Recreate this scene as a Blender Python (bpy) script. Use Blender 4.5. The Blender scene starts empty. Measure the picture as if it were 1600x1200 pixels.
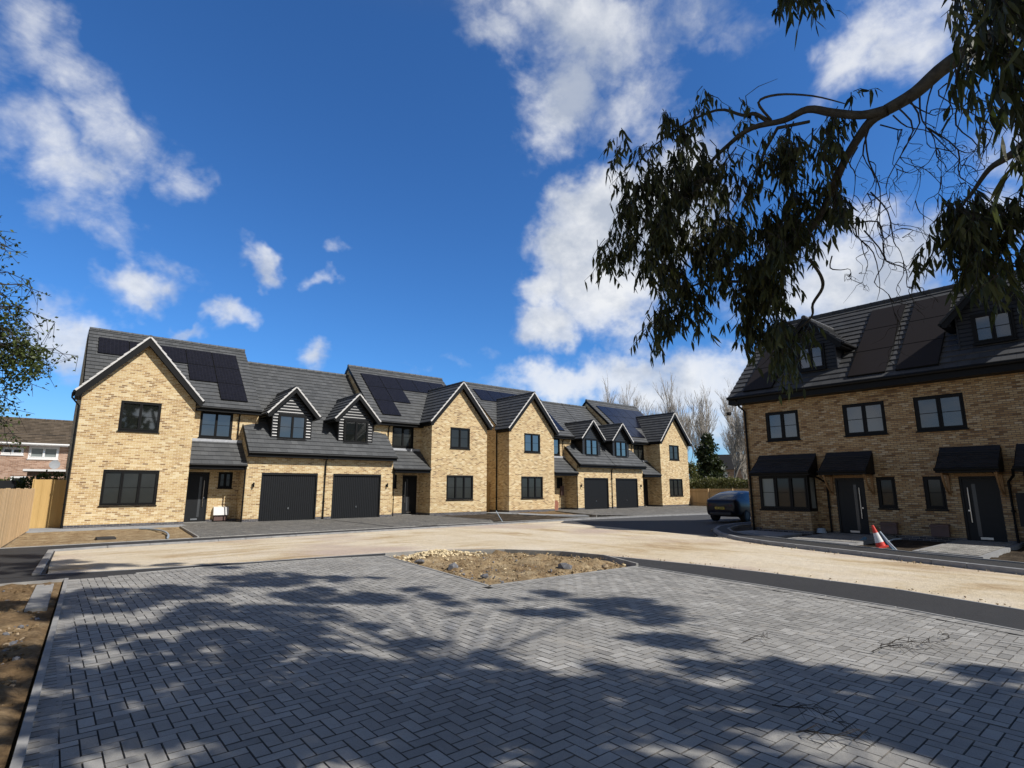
import bpy, bmesh, math, random
from mathutils import Vector, Matrix, noise
random.seed(7)
D = bpy.data; SC = bpy.context.scene; COL = SC.collection
R = math.radians; PI = math.pi

# ------------------------------------------------------------------ camera
YAW, PITCH, ROLL, FPX, EYE = R(39.69), R(10.70), R(-.08), 861., 1.6
_f = Vector((math.sin(YAW)*math.cos(PITCH), math.cos(YAW)*math.cos(PITCH), math.sin(PITCH)))
_r = Vector((math.cos(YAW), -math.sin(YAW), 0)); _u = _r.cross(_f)
_r, _u = _r*math.cos(ROLL)+_u*math.sin(ROLL), _u*math.cos(ROLL)-_r*math.sin(ROLL)
EYEP = Vector((0, 0, EYE))
def ray(px, py): return (_r*(px-800)+_u*(600-py)+_f*FPX).normalized()
def at(px, py, dist): return EYEP+ray(px, py)*dist
def ground(px, py, z=0):
    d = ray(px, py); return EYEP+d*((z-EYE)/d.z)
cam = D.cameras.new('camera'); cam.lens = FPX/1600*36; cam.sensor_width = 36; cam.clip_end = 2000; cam.clip_start = .05
co = D.objects.new('camera', cam); COL.objects.link(co); SC.camera = co
co.matrix_world = Matrix(((_r.x, _u.x, -_f.x, 0), (_r.y, _u.y, -_f.y, 0), (_r.z, _u.z, -_f.z, EYE), (0, 0, 0, 1)))
SC.render.engine = 'CYCLES'
SC.view_settings.view_transform = 'Standard'; SC.view_settings.look = 'None'; SC.view_settings.exposure = 0
SC.cycles.max_bounces = 5; SC.cycles.use_denoising = True

# ------------------------------------------------------------------ node helpers
class NT:
    def __init__(s, tree): s.t = tree; s.n = tree.nodes; s.l = tree.links
    def node(s, typ, ins=None, **kw):
        n = s.n.new(typ)
        for k, v in kw.items(): setattr(n, k, v)
        for k, v in (ins or {}).items():
            if isinstance(v, bpy.types.NodeSocket): s.l.new(v, n.inputs[k])
            else: n.inputs[k].default_value = v
        return n
    def math(s, op, a, b=0., c=0., clamp=False):
        return s.node('ShaderNodeMath', {0: a, 1: b, 2: c}, operation=op, use_clamp=clamp).outputs[0]
    def vm(s, op, a, b=(0, 0, 0), out=0):
        return s.node('ShaderNodeVectorMath', {0: a, 1: b}, operation=op).outputs[out]
    def noise(s, vec, scale, detail=4, rough=.5, dist=0., out='Fac', dim='3D'):
        i = {'Scale': scale, 'Detail': detail, 'Roughness': rough, 'Distortion': dist}
        if vec is not None: i['Vector'] = vec
        return s.node('ShaderNodeTexNoise', i, noise_dimensions=dim).outputs[out]
    def ramp(s, fac, stops, interp='LINEAR'):
        n = s.node('ShaderNodeValToRGB', {'Fac': fac}); cr = n.color_ramp; cr.interpolation = interp
        while len(cr.elements) < len(stops): cr.elements.new(.5)
        for e, (p, c) in zip(cr.elements, stops):
            e.position = p; e.color = (c, c, c, 1) if isinstance(c, (int, float)) else (*c, 1)
        return n.outputs[0]
    def mix(s, fac, a, b, blend='MIX'):
        def c4(v): return (*v, 1) if isinstance(v, tuple) and len(v) == 3 else v
        n = s.node('ShaderNodeMix', data_type='RGBA', blend_type=blend)
        for k, v in ((0, fac), (6, c4(a)), (7, c4(b))):
            if isinstance(v, bpy.types.NodeSocket): s.l.new(v, n.inputs[k])
            else: n.inputs[k].default_value = v
        return n.outputs[2]
    def mr(s, v, a, b, c=0., d=1., smooth=False):
        return s.node('ShaderNodeMapRange', {0: v, 1: a, 2: b, 3: c, 4: d}, interpolation_type='SMOOTHSTEP' if smooth else 'LINEAR').outputs[0]
def mat(name):
    m = D.materials.new(name); m.use_nodes = True; nt = NT(m.node_tree); b = nt.n['Principled BSDF']
    return m, nt, b
def setin(nt, b, **kw):
    for k, v in kw.items():
        k = k.replace('_', ' ')
        if isinstance(v, bpy.types.NodeSocket): nt.l.new(v, b.inputs[k])
        else: b.inputs[k].default_value = (*v, 1) if isinstance(v, tuple) and len(v) == 3 and k.endswith('Color') else v
def bump(nt, b, h, strength=.3, dist=.02):
    n = nt.node('ShaderNodeBump', {'Height': h, 'Strength': strength, 'Distance': dist}); nt.l.new(n.outputs[0], b.inputs['Normal'])
def plain(name, c, rough=.6, spec=.5, metal=0., var=.15, scale=8., bmp=0.):
    m, nt, b = mat(name); g = nt.node('ShaderNodeNewGeometry').outputs['Position']
    n = nt.noise(g, scale, 5, .6)
    lo = tuple(x*(1-var) for x in c); hi = tuple(min(1, x*(1+var)) for x in c)
    setin(nt, b, Base_Color=nt.ramp(n, [(.3, lo), (.7, hi)]), Roughness=rough, Metallic=metal, Specular_IOR_Level=spec)
    if bmp: bump(nt, b, nt.noise(g, scale*6, 4, .6), bmp, .01)
    return m

# ------------------------------------------------------------------ materials
def brick_mat(name, stops, mortar, plinth=True, scale=1.):
    m, nt, b = mat(name)
    p = nt.node('ShaderNodeNewGeometry').outputs['Position']; x = nt.node('ShaderNodeSeparateXYZ', {0: p})
    u = nt.math('ADD', x.outputs[0], x.outputs[1]); v = nt.node('ShaderNodeCombineXYZ', {0: u, 1: x.outputs[2], 2: 0.})
    br = nt.node('ShaderNodeTexBrick', {'Vector': v.outputs[0], 'Color1': (0, 0, 0, 1), 'Color2': (1, 1, 1, 1), 'Mortar': (0, 0, 0, 1), 'Scale': 1., 'Mortar Size': .0075,
        'Mortar Smooth': .25, 'Bias': 0., 'Brick Width': .225*scale, 'Row Height': .075*scale})
    # patches lighter/darker shift the random pick
    pick = nt.math('ADD', br.outputs['Color'], nt.mr(nt.noise(p, 1.6, 3, .6), .3, .7, -.07, .09))
    base = nt.ramp(pick, stops)
    base = nt.mix(.3, base, nt.ramp(nt.noise(p, 45, 4, .7), [(.3, .7), (.7, 1.)]), 'MULTIPLY')
    base = nt.mix(br.outputs['Fac'], base, mortar)
    base = nt.mix(1, base, nt.ramp(nt.noise(p, .55, 4, .6), [(.3, .86), (.7, 1.)]), 'MULTIPLY')
    if plinth:
        eng = nt.mix(br.outputs['Fac'], nt.mix(br.outputs['Color'], (.05, .05, .06), (.12, .12, .13)), (.3, .27, .24))
        base = nt.mix(nt.mr(x.outputs[2], .149, .151), eng, base)
    setin(nt, b, Base_Color=base, Roughness=.9, Specular_IOR_Level=.2)
    bump(nt, b, nt.math('SUBTRACT', nt.noise(p, 60, 3, .6), nt.math('MULTIPLY', br.outputs['Fac'], 2.)), .5, .006)
    return m
M = {}
BUFF = [(0., (.27, .165, .08)), (.08, (.38, .24, .11)), (.22, (.53, .345, .16)), (.5, (.63, .445, .215)), (.85, (.70, .53, .28)), (1., (.80, .66, .41))]
M['brick'] = brick_mat('buff brick', BUFF, (.86, .74, .53), scale=.97)
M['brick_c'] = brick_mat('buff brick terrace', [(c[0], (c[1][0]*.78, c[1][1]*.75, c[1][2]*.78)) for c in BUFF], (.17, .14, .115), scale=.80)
M['brick_old'] = brick_mat('pink brick', [(0, (.30, .17, .11)), (.5, (.46, .28, .19)), (1, (.56, .38, .28))], (.5, .42, .35), plinth=False)

def tile_mat(name, lo, hi, tw=.33, g=.33, rough=.62, spec=.45):
    m, nt, b = mat(name)
    uv = nt.node('ShaderNodeUVMap').outputs[0]; p = nt.node('ShaderNodeNewGeometry').outputs['Position']
    br = nt.node('ShaderNodeTexBrick', {'Vector': uv, 'Color1': (0, 0, 0, 1), 'Color2': (1, 1, 1, 1), 'Mortar': (0, 0, 0, 1), 'Scale': 1., 'Mortar Size': .004,
        'Mortar Smooth': .2, 'Brick Width': tw, 'Row Height': g})
    c = nt.mix(br.outputs['Color'], lo, hi)
    c = nt.mix(.5, c, nt.ramp(nt.noise(p, 14, 5, .65), [(.25, .6), (.75, 1.)]), 'MULTIPLY')
    c = nt.mix(.45, c, nt.ramp(nt.noise(p, 1.1, 4, .6), [(.3, .6), (.7, 1.)]), 'MULTIPLY')
    c = nt.mix(br.outputs['Fac'], c, (.02, .02, .022))
    setin(nt, b, Base_Color=c, Roughness=rough, Specular_IOR_Level=spec)
    bump(nt, b, nt.math('SUBTRACT', nt.math('MULTIPLY', nt.noise(p, 40, 4, .6), .4), br.outputs['Fac']), .4, .006)
    return m
M['tile'] = tile_mat('grey roof tile', (.085, .088, .090), (.125, .128, .13))
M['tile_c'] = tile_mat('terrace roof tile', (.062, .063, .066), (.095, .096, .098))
M['tile_dark'] = tile_mat('dark canopy tile', (.018, .019, .023), (.032, .034, .04), .17, .12)
M['tile_old'] = tile_mat('old brown tile', (.10, .078, .055), (.20, .155, .11), .3, .3, .9, .2)
M['black'] = plain('black upvc', (.005, .005, .005), .55, .22, var=.1)
M['anthracite'] = plain('anthracite door paint', (.013, .014, .0155), .5, .25, var=.08)
M['clad'] = plain('anthracite cladding', (.024, .023, .022), .32, .5, var=.12, scale=20)
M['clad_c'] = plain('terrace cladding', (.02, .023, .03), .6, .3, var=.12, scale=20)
M['verge'] = plain('pale verge cap', (.62, .60, .57), .6, .4, var=.08)
M['lead'] = plain('lead flashing', (.40, .41, .43), .5, .5, var=.15)
M['steel'] = plain('brushed steel', (.62, .62, .62), .28, .5, metal=1., var=.05)
M['white'] = plain('white plastic', (.75, .74, .72), .4, var=.04)
M['wood'] = plain('oak bracket', (.27, .155, .07), .7, .3, var=.3, scale=30)
M['maroon'] = plain('brown meter box', (.13, .08, .07), .5, .4, var=.1)
M['terracotta'] = plain('terracotta plastic', (.30, .12, .07), .6, .4, var=.15)
M['hose'] = plain('blue grey duct', (.10, .21, .30), .5, .4, var=.15)
M['hosew'] = plain('pale pipe', (.34, .41, .48), .5, .4, var=.1)
def panel_mat():
    m, nt, b = mat('solar glass'); p = nt.node('ShaderNodeUVMap').outputs[0]
    br = nt.node('ShaderNodeTexBrick', {'Vector': p, 'Color1': (.006, .007, .013, 1), 'Color2': (.009, .010, .018, 1), 'Mortar': (.03, .03, .04, 1), 'Scale': 1., 'Mortar Size': .003, 'Brick Width': .16, 'Row Height': .16}, offset=0.)
    setin(nt, b, Base_Color=br.outputs[0], Roughness=.22, Specular_IOR_Level=.35); return m
M['pv'] = panel_mat()
def pv_c():
    m, nt, b = mat('solar glass terrace'); setin(nt, b, Base_Color=(.022, .018, .018), Roughness=.6, Specular_IOR_Level=.15); return m
M['pvc'] = pv_c()
def glass(name, c, ior=1.9, rough=.03, wob=.05):
    m, nt, b = mat(name); p = nt.node('ShaderNodeNewGeometry').outputs['Position']
    setin(nt, b, Base_Color=nt.mix(nt.noise(p, 1.3, 2), tuple(v*.6 for v in c), c), Roughness=rough, IOR=ior)
    bump(nt, b, nt.noise(p, 1.2, 1), wob, .02); return m
M['glass'] = glass('window glass', (.016, .018, .016), 2.7)
M['glass_c'] = glass('terrace window glass', (.055, .06, .068), 2.1)
M['glass_dim'] = glass('dim window glass', (.035, .038, .036), 1.45, .08)
M['blind'] = glass('blind behind glass', (.26, .29, .28), 1.4, .2, 0)
M['frosted'] = glass('frosted glass', (.075, .08, .085), 1.5, .25)

def soil(name, c1, c2, c3, sc=1.2, bs=.6):
    m, nt, b = mat(name); p = nt.node('ShaderNodeNewGeometry').outputs['Position']
    n = nt.noise(p, sc, 8, .65); c = nt.ramp(n, [(.3, c1), (.5, c2), (.72, c3)])
    n2 = nt.noise(p, sc*14, 6, .7)
    c = nt.mix(.7, c, nt.ramp(n2, [(.3, .45), (.62, 1.)]), 'MULTIPLY')
    vo = nt.node('ShaderNodeTexVoronoi', {'Vector': p, 'Scale': 17.}).outputs['Distance']
    c = nt.mix(.5, c, nt.ramp(vo, [(.1, 1.), (.7, .45)]), 'MULTIPLY')
    setin(nt, b, Base_Color=c, Roughness=1., Specular_IOR_Level=.1)
    bump(nt, b, n2, bs, .05); return m
M['soil'] = soil('brown soil', (.16, .10, .05), (.27, .18, .095), (.42, .31, .18))
M['bedsoil'] = soil('bed rubble soil', (.30, .19, .10), (.54, .39, .22), (.76, .60, .38), 2.6, 1.)
M['darksoil'] = soil('dark soil', (.045, .035, .026), (.09, .07, .05), (.16, .125, .09), 2., .8)  # deeper brown mix than the plain soil
M['earth'] = soil('far earth', (.12, .11, .06), (.2, .17, .1), (.3, .25, .16), .4)
def sand():
    m, nt, b = mat('compacted sand base'); p = nt.node('ShaderNodeNewGeometry').outputs['Position']
    st = nt.vm('MULTIPLY', p, (.9, .28, 1.)); st2 = nt.vm('MULTIPLY', p, (.35, 1.2, 1.))
    x = nt.node('ShaderNodeSeparateXYZ', {0: p}).outputs[0]
    sm = nt.mix(nt.mr(x, 8, 14, smooth=True), nt.noise(st2, .9, 9, .68, .5), nt.noise(st, .9, 9, .68, .5))
    c = nt.ramp(sm, [(.30, (.36, .24, .13)), (.40, (.60, .46, .29)), (.47, (.72, .60, .42)), (.56, (.78, .67, .51)), (.7, (.84, .75, .60))])
    c = nt.mix(nt.mr(nt.noise(p, .22, 3, .5), .52, .66), c, (.60, .48, .39))
    g = nt.noise(p, 55, 5, .75)
    c = nt.mix(.8, c, nt.ramp(g, [(.34, .55), (.58, 1.)]), 'MULTIPLY')
    f = nt.noise(p, 7, 6, .7); c = nt.mix(.5, c, nt.ramp(f, [(.35, .8), (.55, 1.)]), 'MULTIPLY')
    setin(nt, b, Base_Color=c, Roughness=1., Specular_IOR_Level=.1)
    bump(nt, b, nt.math('ADD', g, nt.math('MULTIPLY', f, 2.)), .7, .02); return m
M['sand'] = sand()
def tarmac(name, lo, hi, sp=.35):
    m, nt, b = mat(name); p = nt.node('ShaderNodeNewGeometry').outputs['Position']
    g = nt.noise(p, 90, 4, .8); c = nt.ramp(g, [(.35, lo), (.62, hi), (.75, tuple(v*2.4 for v in hi))])
    c = nt.mix(.5, c, nt.ramp(nt.noise(p, 1.3, 6, .65), [(.3, .6), (.7, 1.)]), 'MULTIPLY')
    setin(nt, b, Base_Color=c, Roughness=.85, Specular_IOR_Level=sp); bump(nt, b, g, .8, .012); return m
M['tarmac'] = tarmac('new tarmac', (.022, .021, .021), (.062, .060, .058))
M['tarmac_road'] = tarmac('road tarmac', (.05, .05, .052), (.10, .098, .096))
M['conc'] = plain('pale concrete', (.30, .29, .27), .85, .3, var=.2, scale=5, bmp=.3)
M['conc_d'] = plain('grey concrete kerb', (.27, .27, .27), .85, .3, var=.2, scale=5, bmp=.3)
M['slab'] = plain('grey slab', (.30, .31, .32), .8, .3, var=.15, scale=3, bmp=.2)
def block_mat(name, gain=1.):
    m, nt, b = mat(name); p = nt.node('ShaderNodeNewGeometry').outputs['Position']
    a = nt.node('ShaderNodeAttribute', attribute_name='tone').outputs['Fac']
    c = nt.ramp(a, [(0, tuple(v*gain for v in (.27, .258, .236))), (.5, tuple(v*gain for v in (.385, .368, .335))), (1, tuple(v*gain for v in (.52, .50, .46)))])
    g = nt.noise(p, 130, 4, .8); c = nt.mix(.65, c, nt.ramp(g, [(.3, .5), (.66, 1.)]), 'MULTIPLY')
    w = nt.noise(p, 1.0, 6, .65); c = nt.mix(.6, c, nt.ramp(w, [(.3, .6), (.55, 1.)]), 'MULTIPLY')
    d = nt.noise(p, 9, 5, .7); c = nt.mix(nt.mr(d, .6, .8), c, (.24, .22, .19))
    c = nt.mix(nt.mr(a, -.6, -.2, 1., 0.), c, (.12, .113, .103))
    r = nt.noise(nt.vm('MULTIPLY', p, (1.2, .5, 1)), 2.2, 7, .7, 1.2); c = nt.mix(nt.math('MULTIPLY', nt.mr(r, .54, .74), .6), c, (.42, .38, .32))
    setin(nt, b, Base_Color=c, Roughness=.8, Specular_IOR_Level=.3); bump(nt, b, nt.math('ADD', g, nt.noise(p, 38, 3, .6)), .6, .007); return m
M['block'] = block_mat('charcoal block paver')
M['block_b'] = block_mat('driveway block', .5)
M['joint'] = plain('joint sand', (.03, .029, .028), 1., .1, var=.4, scale=30)
def timber(name, c1, c2, ax=0):
    m, nt, b = mat(name); p = nt.node('ShaderNodeNewGeometry').outputs['Position']
    x = nt.node('ShaderNodeSeparateXYZ', {0: p}); u = nt.math('ADD', x.outputs[0], x.outputs[1])
    k = nt.node('ShaderNodeTexWhiteNoise', {'W': nt.math('FLOOR', nt.math('DIVIDE', u, .125))}, noise_dimensions='1D').outputs[0]
    g = nt.noise(nt.vm('MULTIPLY', p, (14, 14, 1.1)), 2.2, 6, .65, .8)
    c = nt.mix(nt.math('ADD', nt.math('MULTIPLY', g, .7), nt.math('MULTIPLY', k, .3)), c1, c2)
    setin(nt, b, Base_Color=c, Roughness=.85, Specular_IOR_Level=.2); bump(nt, b, g, .4, .01); return m
M['timber'] = timber('weathered fence timber', (.36, .24, .12), (.70, .51, .30))
M['timber_new'] = timber('new fence timber', (.42, .26, .09), (.72, .49, .21))
M['bark'] = plain('grey bark', (.085, .075, .06), .85, .2, var=.4, scale=25, bmp=.4)
M['twig'] = plain('thin twig', (.05, .042, .035), .9, .2, var=.3, scale=10)
M['bare'] = plain('pale bare bark', (.36, .325, .28), .9, .2, var=.3, scale=2)
def leaf(name, lo, hi, tr=.35, spec=.5, rough=.45):
    m, nt, b = mat(name)
    a = nt.node('ShaderNodeAttribute', attribute_name='tone').outputs['Fac']
    c = nt.mix(a, lo, hi); setin(nt, b, Base_Color=c, Roughness=rough, Specular_IOR_Level=spec)
    t = nt.node('ShaderNodeBsdfTranslucent', {0: nt.mix(.5, c, (.16, .22, .03))}); mx = nt.node('ShaderNodeMixShader', {0: tr})
    nt.l.new(b.outputs[0], mx.inputs[1]); nt.l.new(t.outputs[0], mx.inputs[2]); nt.l.new(mx.outputs[0], nt.n['Material Output'].inputs[0]); return m
M['euc'] = leaf('eucalyptus leaf', (.012, .014, .006), (.12, .12, .042), .18, .3, .6)
M['haw'] = leaf('small hedge leaf', (.03, .045, .012), (.13, .16, .045), .3, .3)
M['ever'] = leaf('evergreen leaf', (.012, .02, .010), (.06, .075, .03), .15, .3)
M['hedge'] = leaf('hedge leaf', (.06, .06, .022), (.22, .21, .085), .3, .3)

# ------------------------------------------------------------------ mesh builder
class MB:
    def __init__(s, T=None): s.v = []; s.f = []; s.m = []; s.uv = {}; s.tone = {}; s.T = T or (lambda p: Vector(p))
    def face(s, pts, m=0, uv=None, tone=None):
        i = len(s.v); s.v += [s.T(p) for p in pts]; s.f.append(tuple(range(i, i+len(pts)))); s.m.append(m)
        if uv: s.uv[len(s.f)-1] = uv
        if tone is not None: s.tone[len(s.f)-1] = tone
    def hexa(s, P, m=0):   # P: 4 bottom + 4 top
        i = len(s.v); s.v += [s.T(p) for p in P]
        for q in ((0, 3, 2, 1), (4, 5, 6, 7), (0, 1, 5, 4), (1, 2, 6, 5), (2, 3, 7, 6), (3, 0, 4, 7)):
            s.f.append(tuple(i+k for k in q)); s.m.append(m)
    def box(s, a, b, m=0):
        (x0, y0, z0), (x1, y1, z1) = a, b
        s.hexa([(x0, y0, z0), (x1, y0, z0), (x1, y1, z0), (x0, y1, z0), (x0, y0, z1), (x1, y0, z1), (x1, y1, z1), (x0, y1, z1)], m)
    def prism(s, poly, ext, m=0):  # poly list of 3d pts, ext vector
        n = len(poly); e = Vector(ext); i = len(s.v)
        s.v += [s.T(p) for p in poly]+[s.T(tuple(Vector(p)+e)) for p in poly]
        s.f.append(tuple(range(i, i+n))); s.f.append(tuple(range(i+2*n-1, i+n-1, -1))); s.m += [m, m]
        for k in range(n): s.f.append((i+k, i+(k+1) % n, i+n+(k+1) % n, i+n+k)); s.m.append(m)
    def tube(s, pts, rad, n=6, m=0, cap=True):
        pts = [s.T(p) for p in pts]
        if not isinstance(rad, (list, tuple)): rad = [rad]*len(pts)
        i = len(s.v); up = None
        for k, p in enumerate(pts):
            t = (pts[min(k+1, len(pts)-1)]-pts[max(k-1, 0)])
            if t.length < 1e-9: t = Vector((0, 0, 1))
            t.normalize()
            if up is None: up = Vector((0, 0, 1)) if abs(t.z) < .9 else Vector((1, 0, 0))
            a = t.cross(up)
            if a.length < 1e-4: a = t.orthogonal()
            a.normalize(); b = t.cross(a); up = b.cross(t) if False else up
            for j in range(n):
                w = 2*PI*j/n; s.v.append(p+(a*math.cos(w)+b*math.sin(w))*rad[k])
        for k in range(len(pts)-1):
            for j in range(n):
                s.f.append((i+k*n+j, i+k*n+(j+1) % n, i+(k+1)*n+(j+1) % n, i+(k+1)*n+j)); s.m.append(m)
        if cap: s.f.append(tuple(i+j for j in range(n))[::-1]); s.f.append(tuple(i+(len(pts)-1)*n+j for j in range(n))); s.m += [m, m]
    def build(s, name, mats, parent=None, loc=None, smooth=False, fix=True):
        loc = Vector(loc) if loc is not None else Vector((0, 0, 0))
        off = parent_world(parent)+loc
        me = D.meshes.new(name); me.from_pydata([tuple(v-off) for v in s.v], [], s.f)
        if not isinstance(mats, (list, tuple)): mats = [mats]
        for m in mats: me.materials.append(M[m] if isinstance(m, str) else m)
        me.polygons.foreach_set('material_index', s.m)
        if s.uv:
            L = me.uv_layers.new(name='UVMap')
            for fi, uv in s.uv.items():
                p = me.polygons[fi]
                for k, li in enumerate(p.loop_indices): L.data[li].uv = uv[k]
        if s.tone:
            A = me.attributes.new('tone', 'FLOAT', 'FACE'); A.data.foreach_set('value', [s.tone.get(i, .5) for i in range(len(s.f))])
        if fix:
            bm = bmesh.new(); bm.from_mesh(me); bmesh.ops.recalc_face_normals(bm, faces=bm.faces); bm.to_mesh(me); bm.free()
        if smooth: me.polygons.foreach_set('use_smooth', [True]*len(me.polygons))
        me.update(); o = D.objects.new(name, me); COL.objects.link(o); o.location = loc; o.parent = parent
        return o
def parent_world(o):
    v = Vector((0, 0, 0))
    while o: v += o.location; o = o.parent
    return v
def thing(name, label, cat, loc=(0, 0, 0), group=None):
    o = D.objects.new(name, None); COL.objects.link(o); o.location = loc; o.empty_display_size = .3
    return tag(o, label, cat, group)
def tag(o, label, cat, group=None, kind=None):
    if label: o['label'] = label
    if cat: o['category'] = cat
    if group: o['group'] = group
    if kind: o['kind'] = kind
    return o
def struct(o): o['kind'] = 'structure'; return o

# ------------------------------------------------------------------ building kit. frame: (a along, d outward, z)
def wall(mb, a0, a1, z0, z1, d, ops=(), depth=.09, m=0):
    """wall face at depth d with rectangular openings (a0,a1,z0,z1) and their reveals"""
    xs = sorted({a0, a1, *[v for o in ops for v in o[:2]]}); zs = sorted({z0, z1, *[v for o in ops for v in o[2:4]]})
    for i in range(len(xs)-1):
        for j in range(len(zs)-1):
            cx, cz = (xs[i]+xs[i+1])/2, (zs[j]+zs[j+1])/2
            if any(o[0] < cx < o[1] and o[2] < cz < o[3] for o in ops): continue
            mb.face([(xs[i], d, zs[j]), (xs[i+1], d, zs[j]), (xs[i+1], d, zs[j+1]), (xs[i], d, zs[j+1])], m)
    for o in ops:
        b0, b1, c0, c1 = o; e = d-depth
        mb.face([(b0, d, c0), (b0, e, c0), (b0, e, c1), (b0, d, c1)], m); mb.face([(b1, d, c0), (b1, e, c0), (b1, e, c1), (b1, d, c1)], m)
        mb.face([(b0, d, c1), (b1, d, c1), (b1, e, c1), (b0, e, c1)], m); mb.face([(b0, d, c0), (b1, d, c0), (b1, e, c0), (b0, e, c0)], m)
def window(par, T, a0, a1, z0, z1, d, n=2, gl='glass', bars=True, name='window', sill=True, blinds=(), fr='black', W=.055):
    """outer frame, mullions, sashes, sill; pane a child. d = wall face"""
    mb = MB(T); f0, f1 = d-.085, d-.02
    mb.box((a0, f0, z0), (a0+W, f1, z1)); mb.box((a1-W, f0, z0), (a1, f1, z1))
    mb.box((a0+W, f0, z0), (a1-W, f1, z0+W)); mb.box((a0+W, f0, z1-W), (a1-W, f1, z1))
    w = (a1-a0-2*W)/n; g0, g1 = z0+W, z1-W; pan = []
    for k in range(n):
        b0, b1 = a0+W+k*w, a0+W+(k+1)*w; s0, s1 = f0+.01, f1+.014; e = .05
        mb.box((b0+.004, s0, g0+.004), (b0+e, s1, g1-.004)); mb.box((b1-e, s0, g0+.004), (b1-.004, s1, g1-.004))
        mb.box((b0+e, s0, g0+.004), (b1-e, s1, g0+e)); mb.box((b0+e, s0, g1-e), (b1-e, s1, g1-.004))
        if bars: mb.box((b0+e, d-.058, (g0+g1)/2-.009), (b1-e, d-.05, (g0+g1)/2+.009))
        pan.append((b0+e, b1-e))
    if sill: mb.box((a0-.03, d-.04, z0-.045), (a1+.03, d+.05, z0-.002))
    fo = mb.build(name, fr, par)
    pm = MB(T)
    for k, (b0, b1) in enumerate(pan): pm.box((b0, d-.07, g0+.05), (b1, d-.062, g1-.05), 1 if k in blinds else 0)
    pm.build('pane', [gl, 'blind'], fo)
    return fo
def door(par, T, a0, a1, z0, z1, d, hinge=1, gl='frosted', label=None):
    mb = MB(T); W = .06; e = d-.1
    mb.box((a0, e, z0), (a0+W, d-.03, z1)); mb.box((a1-W, e, z0), (a1, d-.03, z1)); mb.box((a0+W, e, z1-W), (a1-W, d-.03, z1))
    mb.box((a0+W+.005, e, z0+.03), (a1-W-.005, d-.055, z1-W-.005))
    do = mb.build('door', 'anthracite', par)
    w = a1-a0; c = (a0+a1)/2
    def side(t): return c+hinge*t*w
    g = MB(T); q = sorted((side(.10), side(.20))); g.box((q[0], d-.054, z0+.28*(z1-z0)*.35), (q[1], d-.048, z1-.22)); g.build('glass_panel', gl, do)
    h = MB(T); x = side(.30); h.tube([(x, d-.01, z0+.30*(z1-z0)), (x, d-.01, z0+.83*(z1-z0))], .014, 8)
    for zz in (.36, .77): h.tube([(x, d-.055, z0+zz*(z1-z0)), (x, d-.01, z0+zz*(z1-z0))], .01, 6)
    h.tube([(side(.345), d-.056, z0+.48*(z1-z0)), (side(.345), d-.04, z0+.48*(z1-z0))], .025, 10)
    h.build('handle', 'steel', do)
    l = MB(T); l.box((c-.14, d-.054, z0+.10), (c+.14, d-.044, z0+.165)); l.build('letter_plate', 'steel', do)
    s = MB(T); s.box((a0-.02, d-.06, z0-.03), (a1+.02, d+.12, z0+.012)); s.build('threshold', 'conc', do)
    return do
def courses(mb, O, U, L, V, S, Nn, gauge=.33, start=None, end=None, step=.035, m=0):
    """lapped tile courses on a plane. O lower corner, U along eave, V up slope, Nn outward normal. start/end(v)->along"""
    O, U, V, Nn = map(Vector, (O, U, V, Nn)); n = int(math.ceil(S/gauge-1e-6))
    for k in range(n):
        v0 = k*gauge; v1 = min(S, v0+gauge); s0 = start(v0) if start else 0; e0 = end(v0) if end else L
        s1 = start(v1) if start else 0; e1 = end(v1) if end else L
        if e0-s0 < .02 and e1-s1 < .02: continue
        hi, lo = step+.012, .012+step*(1-(v1-v0)/gauge)
        def P(u, v, h): return tuple(O+U*u+V*v+Nn*h)
        A, B, C_, E = P(s0, v0, hi), P(e0, v0, hi), P(e1, v1, lo), P(s1, v1, lo); A0, B0 = P(s0, v0, -.004), P(e0, v0, -.004)
        C0, E0 = P(e1, v1, -.004), P(s1, v1, -.004)
        mb.face([A, B, C_, E], m, uv=[(s0, v0+.004), (e0, v0+.004), (e1, v1-.0), (s1, v1-.0)])
        mb.face([A0, B0, B, A], m, uv=[(s0+.1, v0+.1)]*4)
        mb.face([A0, A, E, E0], m, uv=[(.1, .1)]*4); mb.face([B0, C0, C_, B], m, uv=[(.1, .1)]*4)
        mb.face([A0, E0, C0, B0], m, uv=[(.1, .1)]*4)
def ridge(mb, p0, p1, r=.11, seg=.45, m=0):
    p0, p1 = Vector(p0), Vector(p1); L = (p1-p0).length; n = max(1, round(L/seg)); t = (p1-p0)/L
    for k in range(n):
        a = p0+t*(k*L/n); b = p0+t*((k+1)*L/n-.008); mb.tube([a, b-t*.05, b-t*.05, b], [r, r, r*1.09, r*1.09], 8, m)
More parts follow.
